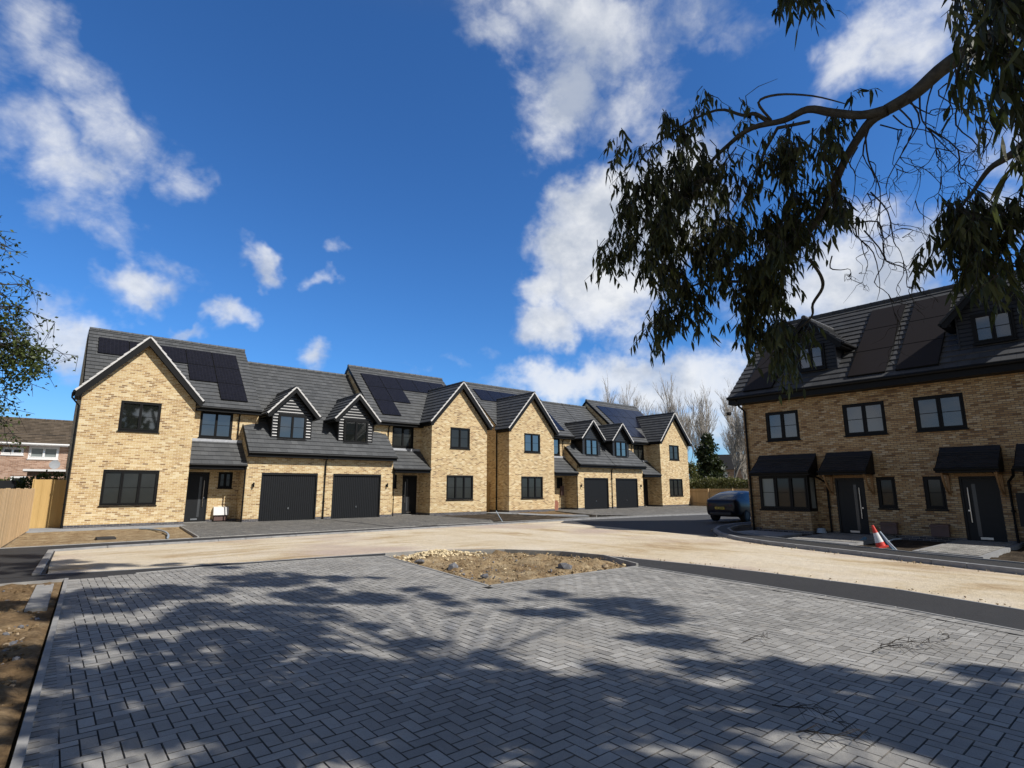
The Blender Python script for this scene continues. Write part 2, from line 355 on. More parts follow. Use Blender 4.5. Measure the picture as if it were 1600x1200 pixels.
def gable_roof(par, T, c, half, ze, zp, dv, dend, tile, caps=True, board=.2, gauge=.33, capw=.035, under=.0, dwall=0., name='gable_roof', cap_mat='verge'):
    k = (zp-ze)/half; sl = math.hypot(1, k); S = half*sl
    mb = MB(T)
    for sg in (-1, 1):
        # along U = outward->back ; lower corner at verge
        O = (c+sg*half, dv, ze); V = (-sg/sl, 0, k/sl); Nn = (sg*k/sl, 0, 1/sl)
        courses(mb, O, (0, -1, 0), 1, V, S, Nn, gauge, end=lambda v: dv-dend(ze+v*k/sl))
    ridge(mb, (c, dv+.01, zp+.02), (c, dend(zp)+.05, zp+.02), .085)
    ro = mb.build(name, tile, par)
    b = MB(T)
    for sg in (-1, 1):   # barge boards with deep boxed foot, soffit
        P = [(c, dv-.012, zp-.015), (c+sg*half, dv-.012, ze-.015), (c+sg*half, dv-.012, ze-.015-board*.75), (c+sg*(half-.10), dv-.012, ze-.015-board*.95), (c, dv-.012, zp-.015-board*sl)]
        b.prism(P, (0, -.03, 0))
        zc = ze-.05; hw = half-.02
        b.hexa([(c+sg*hw, dwall-.02, zc-.03), (c+sg*hw, dv-.05, zc-.03), (c+sg*.0, dv-.05, zp-.08), (c+sg*.0, dwall-.02, zp-.08),
                (c+sg*hw, dwall-.02, zc+.02), (c+sg*hw, dv-.05, zc+.02), (c+sg*.0, dv-.05, zp-.03), (c+sg*.0, dwall-.02, zp-.03)])
        # eave fascia + gutter running back, boxed end
        de = dend(ze)+.1
        b.box((min(c+sg*half, c+sg*(half-.22)), de, ze-board*.85), (max(c+sg*half, c+sg*(half-.22)), dv-.05, ze-.04))
        b.tube([(c+sg*(half+.05), de, ze-.02), (c+sg*(half+.05), dv-.03, ze-.02)], .05, 8)
    b.build('barge_board', 'black', ro)
    if caps:
        q = MB(T)
        for sg in (-1, 1):
            n = max(3, round(S/gauge))
            for i in range(n):
                v0, v1 = i*S/n, (i+1)*S/n-.006
                def P(v, h, d): return (c+sg*(half-v/sl)+sg*h*k/sl, d, ze+v*k/sl+h/sl)
                h0, h1 = .075, .045
                q.hexa([P(v0, -.01, dv+.012), P(v1, -.01, dv+.012), P(v1, -.01, dv-capw), P(v0, -.01, dv-capw), P(v0, h0, dv+.012), P(v1, h1, dv+.012), P(v1, h1, dv-capw), P(v0, h0, dv-capw)])
        q.build('verge_cap', cap_mat, ro)
    return ro
def down_pipe(par, T, pts, r=.035, name='downpipe'):
    mb = MB(T); mb.tube(pts, r, 8)
    z = pts[-1][2]+.9
    while z < pts[-2][2]-.2:
        mb.tube([(pts[-1][0], pts[-1][1], z), (pts[-1][0], pts[-1][1], z+.06)], r*1.35, 8); z += 1.4
    return mb.build(name, 'black', par)
def panels(par, T, P, cells, m='pv', gap=.02):
    """P(u,v,h) -> point on roof; cells (u0,u1,v0,v1)"""
    for (u0, u1, v0, v1) in cells:
        mb = MB(T); g = gap/2; u0 += g; u1 -= g; v0 += g; v1 -= g
        mb.hexa([P(u0, v0, .03), P(u1, v0, .03), P(u1, v1, .03), P(u0, v1, .03), P(u0, v0, .085), P(u1, v0, .085), P(u1, v1, .085), P(u0, v1, .085)], 1)
        e = .014; mb.face([P(u0+e, v0+e, .088), P(u1-e, v0+e, .088), P(u1-e, v1-e, .088), P(u0+e, v1-e, .088)], 0, uv=[(0, 0), (u1-u0, 0), (u1-u0, v1-v0), (0, v1-v0)])
        mb.build('solar_panel', [m, 'black'], par)
def ribbed(par, T, a0, a1, z0, z1, d):
    mb = MB(T); n = 26; w = (a1-a0-.12)/n; b = a0+.06
    mb.box((a0, d-.12, z0), (a0+.06, d-.02, z1)); mb.box((a1-.06, d-.12, z0), (a1, d-.02, z1)); mb.box((a0+.06, d-.12, z1-.1), (a1-.06, d-.02, z1))
    for k in range(n):
        x = b+k*w
        for (q0, e0, q1, e1) in ((0, .10, .15, .10), (.15, .10, .32, .082), (.32, .082, .68, .082), (.68, .082, .85, .10), (.85, .10, 1, .10)):
            mb.face([(x+q0*w, d-e0, z0+.02), (x+q1*w, d-e1, z0+.02), (x+q1*w, d-e1, z1-.1), (x+q0*w, d-e0, z1-.1)])
    g = mb.build('garage_door', 'anthracite', par)
    h = MB(T); c = (a0+a1)/2; h.tube([(c, d-.085, z0+.62), (c, d-.045, z0+.62)], .03, 10); h.box((c-.012, d-.05, z0+.57), (c+.012, d-.035, z0+.67)); h.build('handle', 'steel', g)
def lap_boards(mb, T, a0f, z0, z1, d, h=.155):
    """lapped cladding: vertical face + bevel tilted up; a0f(z)->(a0,a1)"""
    z = z0
    while z < z1-.01:
        zt = min(z+h, z1); (p, q), (r, s_) = a0f(z), a0f(zt); zb = z+(zt-z)*.66; (p1, q1) = a0f(zb)
        if q-p > .04:
            mb.face([(p, d, z), (q, d, z), (q1, d, zb), (p1, d, zb)])
            mb.face([(p1, d, zb), (q1, d, zb), (s_, d-.022, zt), (r, d-.022, zt)])
            mb.face([(p, d-.022, z), (q, d-.022, z), (q, d, z), (p, d, z)])
        z = zt

# ------------------------------------------------------------------ the wide front: four linked houses
Y0 = 28.9; K = (9.56-5.5)/4.6
def semi(x0, sg, label, loc, pv, opts):
    T = lambda p: Vector((x0+sg*p[0], Y0-p[1], p[2]))
    H = thing('brick_house', label, 'house', T((2.1, 0, 0)), 'buff brick houses with front gables along the far side')
    GW = 4.2; EX = 6.66; HW = 10.58; GF = -.1; RW = -1.35; BK = -9.9; TW = 7.34
    w = MB(T)
    U1 = (1.36, 2.86, 4.05, 5.36); L1 = (1.06, 3.07, .90, 2.39); kg = 1.146
    wall(w, 0, GW, -.1, 5.5, 0, [U1, L1])
    w.face([(0, 0, 5.5), (GW, 0, 5.5), (GW/2, 0, 5.5+2.1*kg)])
    D1 = (4.34, 5.34, .04, 2.38); S1 = (5.73, 6.37, 1.62, 2.40); U2 = (4.68, 6.14, 4.05, 5.32)
    wall(w, GW, TW, -.1, 5.6, RW, [D1, S1, U2])
    zr = lambda d: 5.5+K*(-1.0-d)
    for a in (0, TW):
        w.face([(a, 0 if a == 0 else RW, -.1), (a, BK, -.1), (a, BK, 5.5), (a, 0 if a == 0 else RW, 5.5)])
        w.face([(a, -1.0, 5.5), (a, -10.2, 5.5), (a, -5.6, 9.5)])
    w.face([(GW, 0, -.1), (GW, RW, -.1), (GW, RW, 5.55), (GW, 0, 5.55)])
    w.face([(0, BK, -.1), (HW, BK, -.1), (HW, BK, 5.5), (0, BK, 5.5)])
    G1 = (7.38, 10.17, .0, 2.37)
    wall(w, EX, HW-.0, -.1, 3.3, GF, [G1], .14)
    w.face([(EX, GF, -.1), (EX, RW, -.1), (EX, RW, 4.6), (EX, .2, 3.33), (EX, GF, 3.3)])
    w.build('wall', opts.get('brick', 'brick'), H)
    # main roof
    sl = math.hypot(1, K); S = 4.6*sl; m = MB(T)
    courses(m, (.04, -1.0, 5.52), (1, 0, 0), TW-.0, (0, -1/sl, K/sl), S, (0, K/sl, 1/sl))
    courses(m, (.04, -10.2, 5.52), (1, 0, 0), TW-.0, (0, 1/sl, K/sl), S, (0, -K/sl, 1/sl))
    ridge(m, (.04, -5.6, 9.60), (TW+.05, -5.6, 9.60), .10)
    ro = m.build('main_roof', 'tile', H)
    b = MB(T)
    for a in (.02, TW+.01):
        for s_ in (0, 1):
            q = (lambda d: d) if s_ == 0 else (lambda d: -11.2-d)
            b.prism([(a, q(-1.0), 5.5), (a, q(-5.6), 9.56), (a, q(-5.6), 9.34), (a, q(-1.0), 5.28)], (.03, 0, 0))
        b.build('barge_board', 'black', ro); b = MB(T)
    b.box((GW-.1, -1.0, 5.30), (TW+.02, -.97, 5.5)); b.box((GW, RW, 5.30), (TW, -1.0, 5.33))
    b.tube([(GW+.25, -.93, 5.47), (TW+.05, -.93, 5.47)], .055, 8)
    b.build('fascia', 'black', ro)
    P = lambda u, v, h: (u, -1.0-v/sl+h*K/sl, 5.52+v*K/sl+h/sl)
    panels(H, T, P, pv)
    # front gable roof
    gable_roof(H, T, 2.1, 2.33, 5.57, 8.24, .3, lambda z: -1.0-(z-5.5)/K-.18, 'tile', board=.24)
    # garage roof
    kr = .9436; s2 = math.hypot(1, kr); Sg = (5.85)*s2; m = MB(T)
    st = lambda v: 0 if v/s2 < 1.62 else .74
    courses(m, (EX-.04, .25, 3.35), (1, 0, 0), HW-EX+.04, (0, -1/s2, kr/s2), Sg, (0, kr/s2, 1/s2), start=st)
    courses(m, (TW, -11.4, 3.38), (1, 0, 0), HW-TW, (0, 1/s2, kr/s2), Sg, (0, -kr/s2, 1/s2))
    ridge(m, (TW, -5.6, 3.35+kr*5.85+.04), (HW, -5.6, 3.35+kr*5.85+.04), .10)
    gr = m.build('garage_roof', 'tile', H)
    b = MB(T); b.box((EX-.05, .22, 3.12), (HW, .25, 3.34)); b.box((EX-.04, GF, 3.12), (HW, .22, 3.15)); b.tube([(EX-.06, .30, 3.30), (HW, .30, 3.30)], .055, 8)
    b.prism([(EX-.05, .24, 3.33), (EX-.05, -1.37, 4.85), (EX-.05, -1.37, 4.63), (EX-.05, .24, 3.12)], (.03, 0, 0))
    b.build('fascia', 'black', gr)
    # porch lean-to
    kp = .83; s3 = math.hypot(1, kp); m = MB(T)
    courses(m, (GW, .02, 2.70), (1, 0, 0), EX-GW, (0, -1/s3, kp/s3), 1.37*s3, (0, kp/s3, 1/s3))
    pr = m.build('porch_roof', 'tile', H)
    b = MB(T); b.box((GW+.01, -.02, 2.50), (EX-.01, .01, 2.70)); b.box((GW+.01, RW+.02, 2.50), (EX-.01, -.02, 2.53)); b.tube([(GW+.02, .07, 2.68), (EX+.0, .07, 2.68)], .05, 8)
    b.build('fascia', 'black', pr)
    b = MB(T); b.box((GW+.01, RW+.002, 3.86), (EX+.3, RW+.03, 3.99)); b.build('flashing', 'lead', pr)
    # windows, doors
    window(H, T, *U1[:2], *U1[2:], 0, 2, opts.get('up', 'glass')); window(H, T, *L1[:2], *L1[2:], 0, 3, 'glass_dim')
    window(H, T, *U2[:2], *U2[2:], RW, 2, opts.get('up', 'glass')); window(H, T, *S1[:2], *S1[2:], RW, 2, 'glass_dim')
    door(H, T, *D1[:2], *D1[2:], RW, 1)
    ribbed(H, T, *G1[:2], *G1[2:], GF)
    # dormer
    zg = lambda z: .25-(z-3.35)/kr
    c = 8.82; dz = -.55; mb = MB(T)
    wo = (8.10, 9.54, 4.10, 5.38)
    def lim(z):
        hw = 1.0 if z < 5.42 else max(0, (6.62-z)/1.105*.92)
        return (c-hw, c+hw)
    # cladding around the window: strips left, right, above
    lap_boards(mb, T, lambda z: (c-1.0, wo[0]), 4.0, 5.40, dz); lap_boards(mb, T, lambda z: (wo[1], c+1.0), 4.0, 5.40, dz)
    lap_boards(mb, T, lim, 5.40, 6.6, dz)
    mb.face([(c-1, dz-.023, 4.0), (c+1, dz-.023, 4.0), (c+1, dz-.023, 5.4), (c, dz-.023, 6.6), (c-1, dz-.023, 5.4)])
    for s_ in (-1, 1):
        a = c+s_*1.0
        z = 4.0
        while z < 5.39:
            mb.face([(a, dz, z), (a, zg(z)-.2, z), (a, zg(z+.155)-.2, z+.155), (a, dz, z+.155)]); mb.face([(a+s_*.012, dz, z), (a+s_*.012, zg(z), z), (a, zg(z+.14), z+.15), (a, dz, z+.15)]); z += .155
        mb.box((a-.02, dz-.03, 4.0), (a+.02, dz+.012, 5.42))
    mb.box((wo[0], dz-.09, 5.38), (wo[1], dz, 5.42))
    dm = mb.build('dormer', 'clad', H, fix=False)
    window(dm, T, *wo, dz+.07, 2, 'glass', sill=True, name='window_frame')
    b = MB(T); b.box((c-1.02, dz-.02, 3.95), (c+1.05, dz+.10, 4.01)); b.face([(c-1.06, dz+.02, 4.02), (c+1.06, dz+.02, 4.02), (c+1.06, dz+.22, 3.84), (c-1.06, dz+.22, 3.84)]); b.build('flashing', 'lead', dm)
    gable_roof(dm, T, c, 1.33, 5.35, 6.82, -.25, lambda z: zg(z)-.15, 'tile', board=.17, gauge=.30, dwall=dz, name='dormer_roof', capw=.03)
    # wall light
    mb = MB(T); x = 7.02; mb.box((x-.03, GF, 1.72), (x+.03, GF+.05, 1.82)); mb.tube([(x, GF+.09, 1.66), (x, GF+.09, 1.88)], .04, 10); mb.build('wall_light', 'black', H)
    # pipes
    down_pipe(H, T, [(6.42, -.93, 5.42), (6.42, RW+.06, 5.2), (6.42, RW+.06, 4.05)])
    down_pipe(H, T, [(EX-.10, .05, 2.62), (EX-.06, -.05, 2.45), (EX-.06, -.05, .05)])
    if opts.get('outer'): down_pipe(H, T, [(-.32, .18, 5.5), (-.32, .14, 5.3), (-.06, -.04, 5.0), (-.06, -.04, .05)])
    if opts.get('mid'): down_pipe(H, T, [(HW-.04, .3, 3.25), (HW-.04, GF+.06, 3.0), (HW-.04, GF+.06, .0)], .04)
    if opts.get('gap'): down_pipe(H, T, [(-.25, -1.0, 5.45), (-.06, -1.3, 5.1), (-.06, -1.3, .05)], .045)
    if opts.get('mbox'):
        mb = MB(T); a = 5.62
        mb.box((a+.05, RW, .08), (a+.62, RW+.14, .42), 1)
        mb.hexa([(a, RW, .34), (a+.66, RW, .34), (a+.66, RW+.22, .34), (a, RW+.22, .34), (a, RW, .74), (a+.66, RW, .74), (a+.66, RW+.16, .70), (a, RW+.16, .70)], 0)
        mb.build('meter_box', ['white', 'maroon'], H)
    if opts.get('mbox2'):
        mb = MB(T); a = 4.45
        mb.prism([(a, -.35, 0), (a+.42, -.35, 0), (a+.5, -.35, .5), (a+.36, -.35, .72), (a+.1, -.35, .72), (a-.02, -.35, .5)], (0, -.2, 0)); mb.build('meter_box', 'terracotta', H)
        mb = MB(T); mb.box((6.05, RW, 1.05), (6.4, RW+.12, 1.75)); mb.build('meter_cabinet', 'maroon', H)
    return H
def grid(cols, rows):
    return cols
pw = 1.27; v1 = 1.565
def pvset(order, rows3):
    cells = []; v0 = .62
    base = [0.44+pw*i for i in range(5)]
    for r, cnt in enumerate(rows3):
        vv = v0+(2-r)*v1
        for i in range(5-cnt, 5): cells.append((base[i], base[i]+pw, vv, vv+v1))
    return cells
PVA = pvset(0, (5, 2, 1))
semi(.68, 1, 'left most buff brick house, solar panels behind its gable, beside the timber gate', None, PVA, dict(mbox=1, outer=1, mid=1))
semi(21.84, -1, 'second brick house from the left, gable right of its garage, before narrow gap', None, PVA, dict(up='glass_dim'))
semi(23.72, 1, 'third brick house from left, right of narrow gap, orange box by its entrance', None, PVA, dict(mbox2=1, mid=1, gap=1))
semi(44.93, -1, 'farthest buff brick house at the right end of the row beside the hedge', None, pvset(0, (5, 5, 2)), dict(up='glass_dim'))

# ------------------------------------------------------------------ terrace on the right
X0 = 20.8
def terrace(y0, sg, label, opts):
    T = lambda p: Vector((X0-p[1], y0-sg*p[0], p[2]))
    H = thing('terraced_house', label, 'house', T((2.6, 0, 0)), 'terraced brick houses at the right')
    L = 5.24; kr = .9; sl = math.hypot(1, kr); S = 4.0*sl
    U1 = (.89, 2.10, 3.33, 4.41); U2 = (3.58, 4.84, 3.33, 4.41); D1 = (3.09, 3.99, .03, 1.92); S1 = (4.34, 4.87, .95, 1.94)
    w = MB(T); wall(w, 0, L, -.1, 4.84, 0, [U1, U2, D1, S1])
    w.face([(0, 0, -.1), (0, -7, -.1), (0, -7, 4.84), (0, 0, 4.84)]); w.face([(0, .2, 4.84), (0, -7.2, 4.84), (0, -3.5, 8.45)])
    w.face([(0, -7, -.1), (L, -7, -.1), (L, -7, 4.84), (0, -7, 4.84)])
    # bay base
    B0, B1, BD = .71, 2.46, .62
    w.box((B0, 0, -.05), (B1, BD, .80))
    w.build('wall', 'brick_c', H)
    m = MB(T); a0 = -.28
    courses(m, (a0, .5, 5.08), (1, 0, 0), L-a0, (0, -1/sl, kr/sl), S, (0, kr/sl, 1/sl), gauge=.32)
    courses(m, (a0, -7.5, 5.08), (1, 0, 0), L-a0, (0, 1/sl, kr/sl), S, (0, -kr/sl, 1/sl), gauge=.32)
    ridge(m, (a0, -3.5, 8.72), (L, -3.5, 8.72), .09)
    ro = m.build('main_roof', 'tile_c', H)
    b = MB(T); b.box((a0, .46, 4.80), (L, .50, 5.07)); b.box((a0, 0, 4.80), (L, .46, 4.83)); b.tube([(a0-.02, .56, 5.04), (L, .56, 5.04)], .06, 8)
    b.build('fascia', 'black', ro); b = MB(T)
    b.prism([(a0-.01, .5, 5.09), (a0-.01, -3.5, 8.69), (a0-.01, -3.5, 8.45), (a0-.01, .2, 4.80), (a0-.01, .5, 4.80)], (.03, 0, 0))
    b.prism([(a0-.01, -7.5, 5.09), (a0-.01, -3.5, 8.69), (a0-.01, -3.5, 8.45), (a0-.01, -7.2, 4.80)], (.03, 0, 0))
    b.build('barge_board', 'black', ro)
    P = lambda u, v, h: (u, .5-v/sl+h*kr/sl, 5.08+v*kr/sl+h/sl)
    cells = [(u, u+1.14, .22+k*1.52, .22+(k+1)*1.52) for u in (.28, 3.97) for k in range(3)]
    panels(H, T, P, cells, 'pvc')
    # dormer
    c = 2.67; dz = -.2; zg = lambda z: .5-(z-5.08)/kr; wo = (c-.48, c+.48, 5.82, 6.74); mb = MB(T); hw = .84
    lap_boards(mb, T, lambda z: (c-hw, wo[0]), 5.6, 6.72, dz, .13); lap_boards(mb, T, lambda z: (wo[1], c+hw), 5.6, 6.72, dz, .13)
    lap_boards(mb, T, lambda z: (wo[0], wo[1]), 5.6, 5.80, dz, .13)
    lap_boards(mb, T, lambda z: (c-min(hw, max(0, (7.62-z)/1.02)), c+min(hw, max(0, (7.62-z)/1.02))), 6.72, 7.6, dz, .13)
    mb.face([(c-hw, dz-.023, 5.6), (c+hw, dz-.023, 5.6), (c+hw, dz-.023, 6.7), (c, dz-.023, 7.6), (c-hw, dz-.023, 6.7)])
    for s_ in (-1, 1):
        a = c+s_*hw; z = 5.6
        while z < 6.7:
            mb.face([(a, dz, z), (a, zg(z)-.2, z), (a, zg(z+.13)-.2, z+.13), (a, dz, z+.13)]); mb.face([(a+s_*.012, dz, z), (a+s_*.012, zg(z), z), (a, zg(z+.12), z+.125), (a, dz, z+.125)]); z += .13
        mb.box((a-.02, dz-.03, 5.6), (a+.02, dz+.012, 6.74))
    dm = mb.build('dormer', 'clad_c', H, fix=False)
    window(dm, T, *wo, dz+.07, 2, 'glass_c', name='window_frame')
    b = MB(T); b.face([(c-.9, dz+.02, 5.72), (c+.9, dz+.02, 5.72), (c+.9, dz+.25, 5.42), (c-.9, dz+.25, 5.42)]); b.build('flashing', 'clad_c', dm)
    gable_roof(dm, T, c, 1.15, 6.58, 7.74, .1, lambda z: zg(z)-.12, 'tile_c', board=.15, gauge=.28, dwall=dz, name='dormer_roof', capw=.03, cap_mat='tile_c')
    window(H, T, *U1[:2], *U1[2:], 0, 2, 'glass_c'); window(H, T, *U2[:2], *U2[2:], 0, 2, 'glass_c'); window(H, T, *S1[:2], *S1[2:], 0, 1, 'glass_dim')
    door(H, T, *D1[:2], *D1[2:], 0, 1)
    # bay window
    T2 = T; f = MB(T); e = .06
    by = window(H, T, B0+.02, B1-.02, .84, 2.03, BD-.0, 3, 'glass_dim', name='bay_window', blinds=(0,) if opts.get('blind') else ())
    for a in (B0, B1):
        q = MB(T); x0_, x1_ = (a-.0, a+.06) if a == B0 else (a-.06, a)
        q.box((x0_, .0, .80), (x1_, .07, 2.05)); q.box((x0_, BD-.16, .80), (x1_, BD-.09, 2.05)); q.box((x0_, .07, .80), (x1_, BD-.16, .90)); q.box((x0_, .07, 1.95), (x1_, BD-.16, 2.05)); q.build('side_frame', 'black', by)
        q = MB(T); q.box((a-.025, .07, .9), (a+.025, BD-.16, 1.95)) if False else q.box((x0_+.02, .07, .9), (x1_-.02, BD-.16, 1.95)); q.build('side_pane', 'blind' if a == B1 else 'glass_dim', by)
    def leanto(a0, a1, nm, d=.8, z0=2.14, z1=2.70, g=.12):
        k = (z1-z0)/d; s = math.hypot(1, k); m = MB(T)
        courses(m, (a0, d, z0), (1, 0, 0), a1-a0, (0, -1/s, k/s), d*s, (0, k/s, 1/s), gauge=g, step=.012)
        r = m.build(nm, 'tile_dark', H)
        b = MB(T); b.box((a0-.01, d-.03, z0-.12), (a1+.01, d-.005, z0-.005)); b.box((a0, .0, z0-.12), (a1, d-.03, z0-.10)); b.tube([(a0-.03, d+.04, z0-.02), (a1+.03, d+.04, z0-.02)], .045, 8)
        b.build('fascia', 'black', r); b = MB(T)
        for a in (a0-.012, a1-.008): b = MB(T); b.prism([(a, d, z0+.02), (a, 0, z1+.03), (a, 0, z1-.12), (a, .02, z0-.1), (a, d, z0-.1)], (.02, 0, 0)); b.build('barge_board', 'black', r)
        b = MB(T); b.hexa([(a0, .002, z1), (a1, .002, z1), (a1, .16, z1-.10), (a0, .16, z1-.10), (a0, .002, z1+.10), (a1, .002, z1+.10), (a1, .18, z1-.06), (a0, .18, z1-.06)]); b.build('flashing', 'clad_c', r)
        return r
    leanto(.52, 2.58, 'bay_roof'); cn = leanto(2.92, 4.33, 'door_canopy')
    for a in (2.97, 4.20):
        q = MB(T); pts = []
        for i in range(9):
            t = i/8; pts.append((a+.035, .04+.55*math.sin(t*PI/2)**1.3, 1.42+.60*(1-math.cos(t*PI/2))**.9))
        q.tube(pts, .032, 6); q.box((a, .0, 1.35), (a+.07, .06, 2.02)); q.box((a, .0, 1.96), (a+.07, .68, 2.02)); q.build('timber_bracket', 'wood', cn)
    q = MB(T); q.box((D1[0]-.06, .002, 1.925), (D1[1]+.08, .03, 2.0)); q.build('timber_lintel', 'wood', cn)
    q = MB(T); q.box((4.36, 0, .16), (4.80, .16, .50)); q.hexa([(4.34, 0, .46), (4.82, 0, .46), (4.82, .2, .43), (4.34, .2, .43), (4.34, 0, .52), (4.82, 0, .52), (4.82, .2, .46), (4.34, .2, .46)])
    q.build('meter_box', 'maroon', H)
    down_pipe(H, T, [(2.62, .80, 2.08), (2.70, .3, 1.92), (2.86, .06, 1.75), (2.86, .06, .02)])
    if opts.get('corner'): down_pipe(H, T, [(.02, .54, 4.98), (.06, .35, 4.72), (.12, .06, 4.55), (.12, .06, .02)], .04)
    return H
terrace(10.81, 1, 'brick terrace end house beside the parked car with red cone outside', dict(corner=1, blind=1))
terrace(.33, -1, 'terraced house at the right edge of the photo, past the red cone', {})

# ------------------------------------------------------------------ ground
def inside(poly, x, y):
    c = False; n = len(poly)
    for i in range(n):
        (x1, y1), (x2, y2) = poly[i], poly[(i+1) % n]
        if (y1 > y) != (y2 > y) and x < (x2-x1)*(y-y1)/(y2-y1)+x1: c = not c
    return c
def sheet(name, poly, z, m, parent=None):
    mb = MB(); mb.face([(x, y, z) for x, y in poly]); o = mb.build(name, m, parent, fix=False)
    if o.data.polygons[0].normal.z < 0: o.data.flip_normals()
    return o
def relief(name, poly, z, m, amp=.05, cell=.12, sc=1.2, seed=0, edge=.25):
    """finely divided sheet with real bumps, fading to the edge"""
    xs = [p[0] for p in poly]; ys = [p[1] for p in poly]; x0, x1, y0, y1 = min(xs), max(xs), min(ys), max(ys)
    nx, ny = int((x1-x0)/cell)+1, int((y1-y0)/cell)+1; bm = bmesh.new()
    f = bm.faces.new([bm.verts.new((x, y, z)) for x, y in poly])
    for i in range(1, nx): bmesh.ops.bisect_plane(bm, geom=bm.verts[:]+bm.edges[:]+bm.faces[:], plane_co=(x0+i*cell, 0, 0), plane_no=(1, 0, 0))
    for j in range(1, ny): bmesh.ops.bisect_plane(bm, geom=bm.verts[:]+bm.edges[:]+bm.faces[:], plane_co=(0, y0+j*cell, 0), plane_no=(0, 1, 0))
    def dist(x, y):
        b = 9
        for i in range(len(poly)):
            ax, ay = poly[i]; bx, by_ = poly[(i+1) % len(poly)]; dx, dy = bx-ax, by_-ay
            t = max(0, min(1, ((x-ax)*dx+(y-ay)*dy)/(dx*dx+dy*dy+1e-9))); b = min(b, math.hypot(x-ax-t*dx, y-ay-t*dy))
        return b
    for v in bm.verts:
        e = min(1, dist(v.co.x, v.co.y)/edge)
        p = Vector((v.co.x*sc, v.co.y*sc, seed)); n = noise.fractal(p, 1., 2., 5)*.6+abs(noise.noise(p*5))*.5
        v.co.z += amp*n*e
    me = D.meshes.new(name); bmesh.ops.recalc_face_normals(bm, faces=bm.faces); bm.to_mesh(me); bm.free()
    if me.polygons[0].normal.z < 0: me.flip_normals()
    me.materials.append(M[m]); me.polygons.foreach_set('use_smooth', [True]*len(me.polygons))
    o = D.objects.new(name, me); COL.objects.link(o); return o
struct(sheet('ground', [(-900, -900), (900, -900), (900, 900), (-900, 900)], -.10, 'earth'))
# curves measured on the ground
FAR = [(-6, 14.05), (.09, 14.05), (1.44, 13.75), (3.73, 13.4), (5.6, 13.22), (6.9, 13.0), (8.2, 12.45), (9.3, 11.65), (10.1, 10.3), (10.55, 8.6), (10.75, 6.7), (10.74, 5.2), (10.6, 3.2), (10.1, 1.6), (9.4, -.4), (8.3, -3), (6.5, -7)]
NEAR = [(.47, 12.9), (1.5, 13.1), (2.5, 13.2), (3.7, 13.05), (4.9, 12.95), (6.42, 12.5), (7.2, 12.45), (8.1, 12.1), (9.15, 11.35), (9.95, 10.1), (10.15, 8.9), (9.55, 7.5), (9.25, 4.61), (8.98, 2.74), (8.6, 1.4), (8.05, -.4), (7.2, -3), (5.6, -7)]
CK = [(45, 13.1), (30, 13.1), (25.0, 12.95), (23.3, 12.9), (21.3, 12.5), (19.6, 11.7), (18.1, 10.6), (16.9, 9.3), (16.2, 8.), (15.56, 6.1), (15.0, 4.4), (14.6, 3.1), (14.25, 2.0), (13.5, -.5), (12.2, -4), (10.5, -8)]
CI = [(45, 12.1), (30, 12.1), (24, 12.0), (21.8, 11.9), (20.2, 11.4), (18.9, 10.5), (17.9, 9.3), (17.35, 7.9), (16.7, 6.0), (16.0, 4.2), (15.6, 2.7), (15.2, 1.4), (14.5, -.8), (13.2, -4.2), (11.6, -8)]
KA = [(.3, 19.2), (1.5, 19.45), (3.5, 19.5), (7.6, 19.85), (13.2, 20.15), (16.7, 20.2), (21.7, 20.35), (27, 19.95), (33, 19.1), (45, 17.5)]
KA2 = [(.3, 20.75), (3.8, 20.85), (8.1, 20.98), (13.9, 21.15), (22, 21.1), (26.8, 20.7), (29.9, 20.2), (33, 19.85), (45, 18.3)]
sand_poly = [(.2, 14.0)]+FAR[2:]+CK[:3:-1][::1][0:0]+[(10.5, -8)]+CK[::-1][1:10]+[(17.35, 10.3), (17.8, 12.3), (18.5, 15.6), (18.9, 19.2), (20.2, 20.25)]+KA[5::-1]
struct(relief('sand_road_base', sand_poly, -.02, 'sand', .03, .35, 1.0, 3, .4))
struct(sheet('road', [(17.2, 9.6), (17.8, 12.3), (18.5, 15.6), (18.8, 19.3), (20.0, 20.6), (60, 20.6), (60, 11.5), (19, 10.2)], -.028, 'tarmac_road'))
# footpaths
struct(sheet('tarmac_path', FAR+NEAR[::-1]+[(.47, 12.9), (-6, 12.95)], .004, 'tarmac'))
struct(sheet('tarmac_path', [(-6, 13.9), (.16, 13.9), (.36, 19.0), (.3, 19.4)]+KA[1:]+KA2[::-1]+[(-3, 20.75), (-6, 20.7)], .008, 'tarmac'))
struct(sheet('tarmac_path', CK+CI[::-1], .075, 'tarmac'))
struct(sheet('tarmac_path', [(17.2, -9), (17.2, -8.9), (17.1, -9)], -.05, 'tarmac')) if False else None
def kerb(line, w, z0, z1, m, name='kerb', seg=.9):
    mb = MB()
    pts = [Vector((*p, 0)) for p in line]; acc = []
    # resample
    out = [pts[0]]; 
    for a, b in zip(pts, pts[1:]):
        n = max(1, round((b-a).length/seg))
        for i in range(1, n+1): out.append(a.lerp(b, i/n))
    for a, b in zip(out, out[1:]):
        t = (b-a).normalized(); n = Vector((-t.y, t.x, 0))*w; b2 = b-t*.006
        mb.hexa([(*a.xy, z0), (*b2.xy, z0), (*(b2+n).xy, z0), (*(a+n).xy, z0), (*a.xy, z1), (*b2.xy, z1), (*(b2+n).xy, z1), (*(a+n).xy, z1)])
    o = mb.build(name, m)
    bv = o.modifiers.new('b', 'BEVEL'); bv.width = min(.012, w*.2); bv.segments = 2
    return struct(o)
kerb(CK, .12, -.1, .085, 'conc_d'); kerb(CI, -.05, -.1, .10, 'conc')
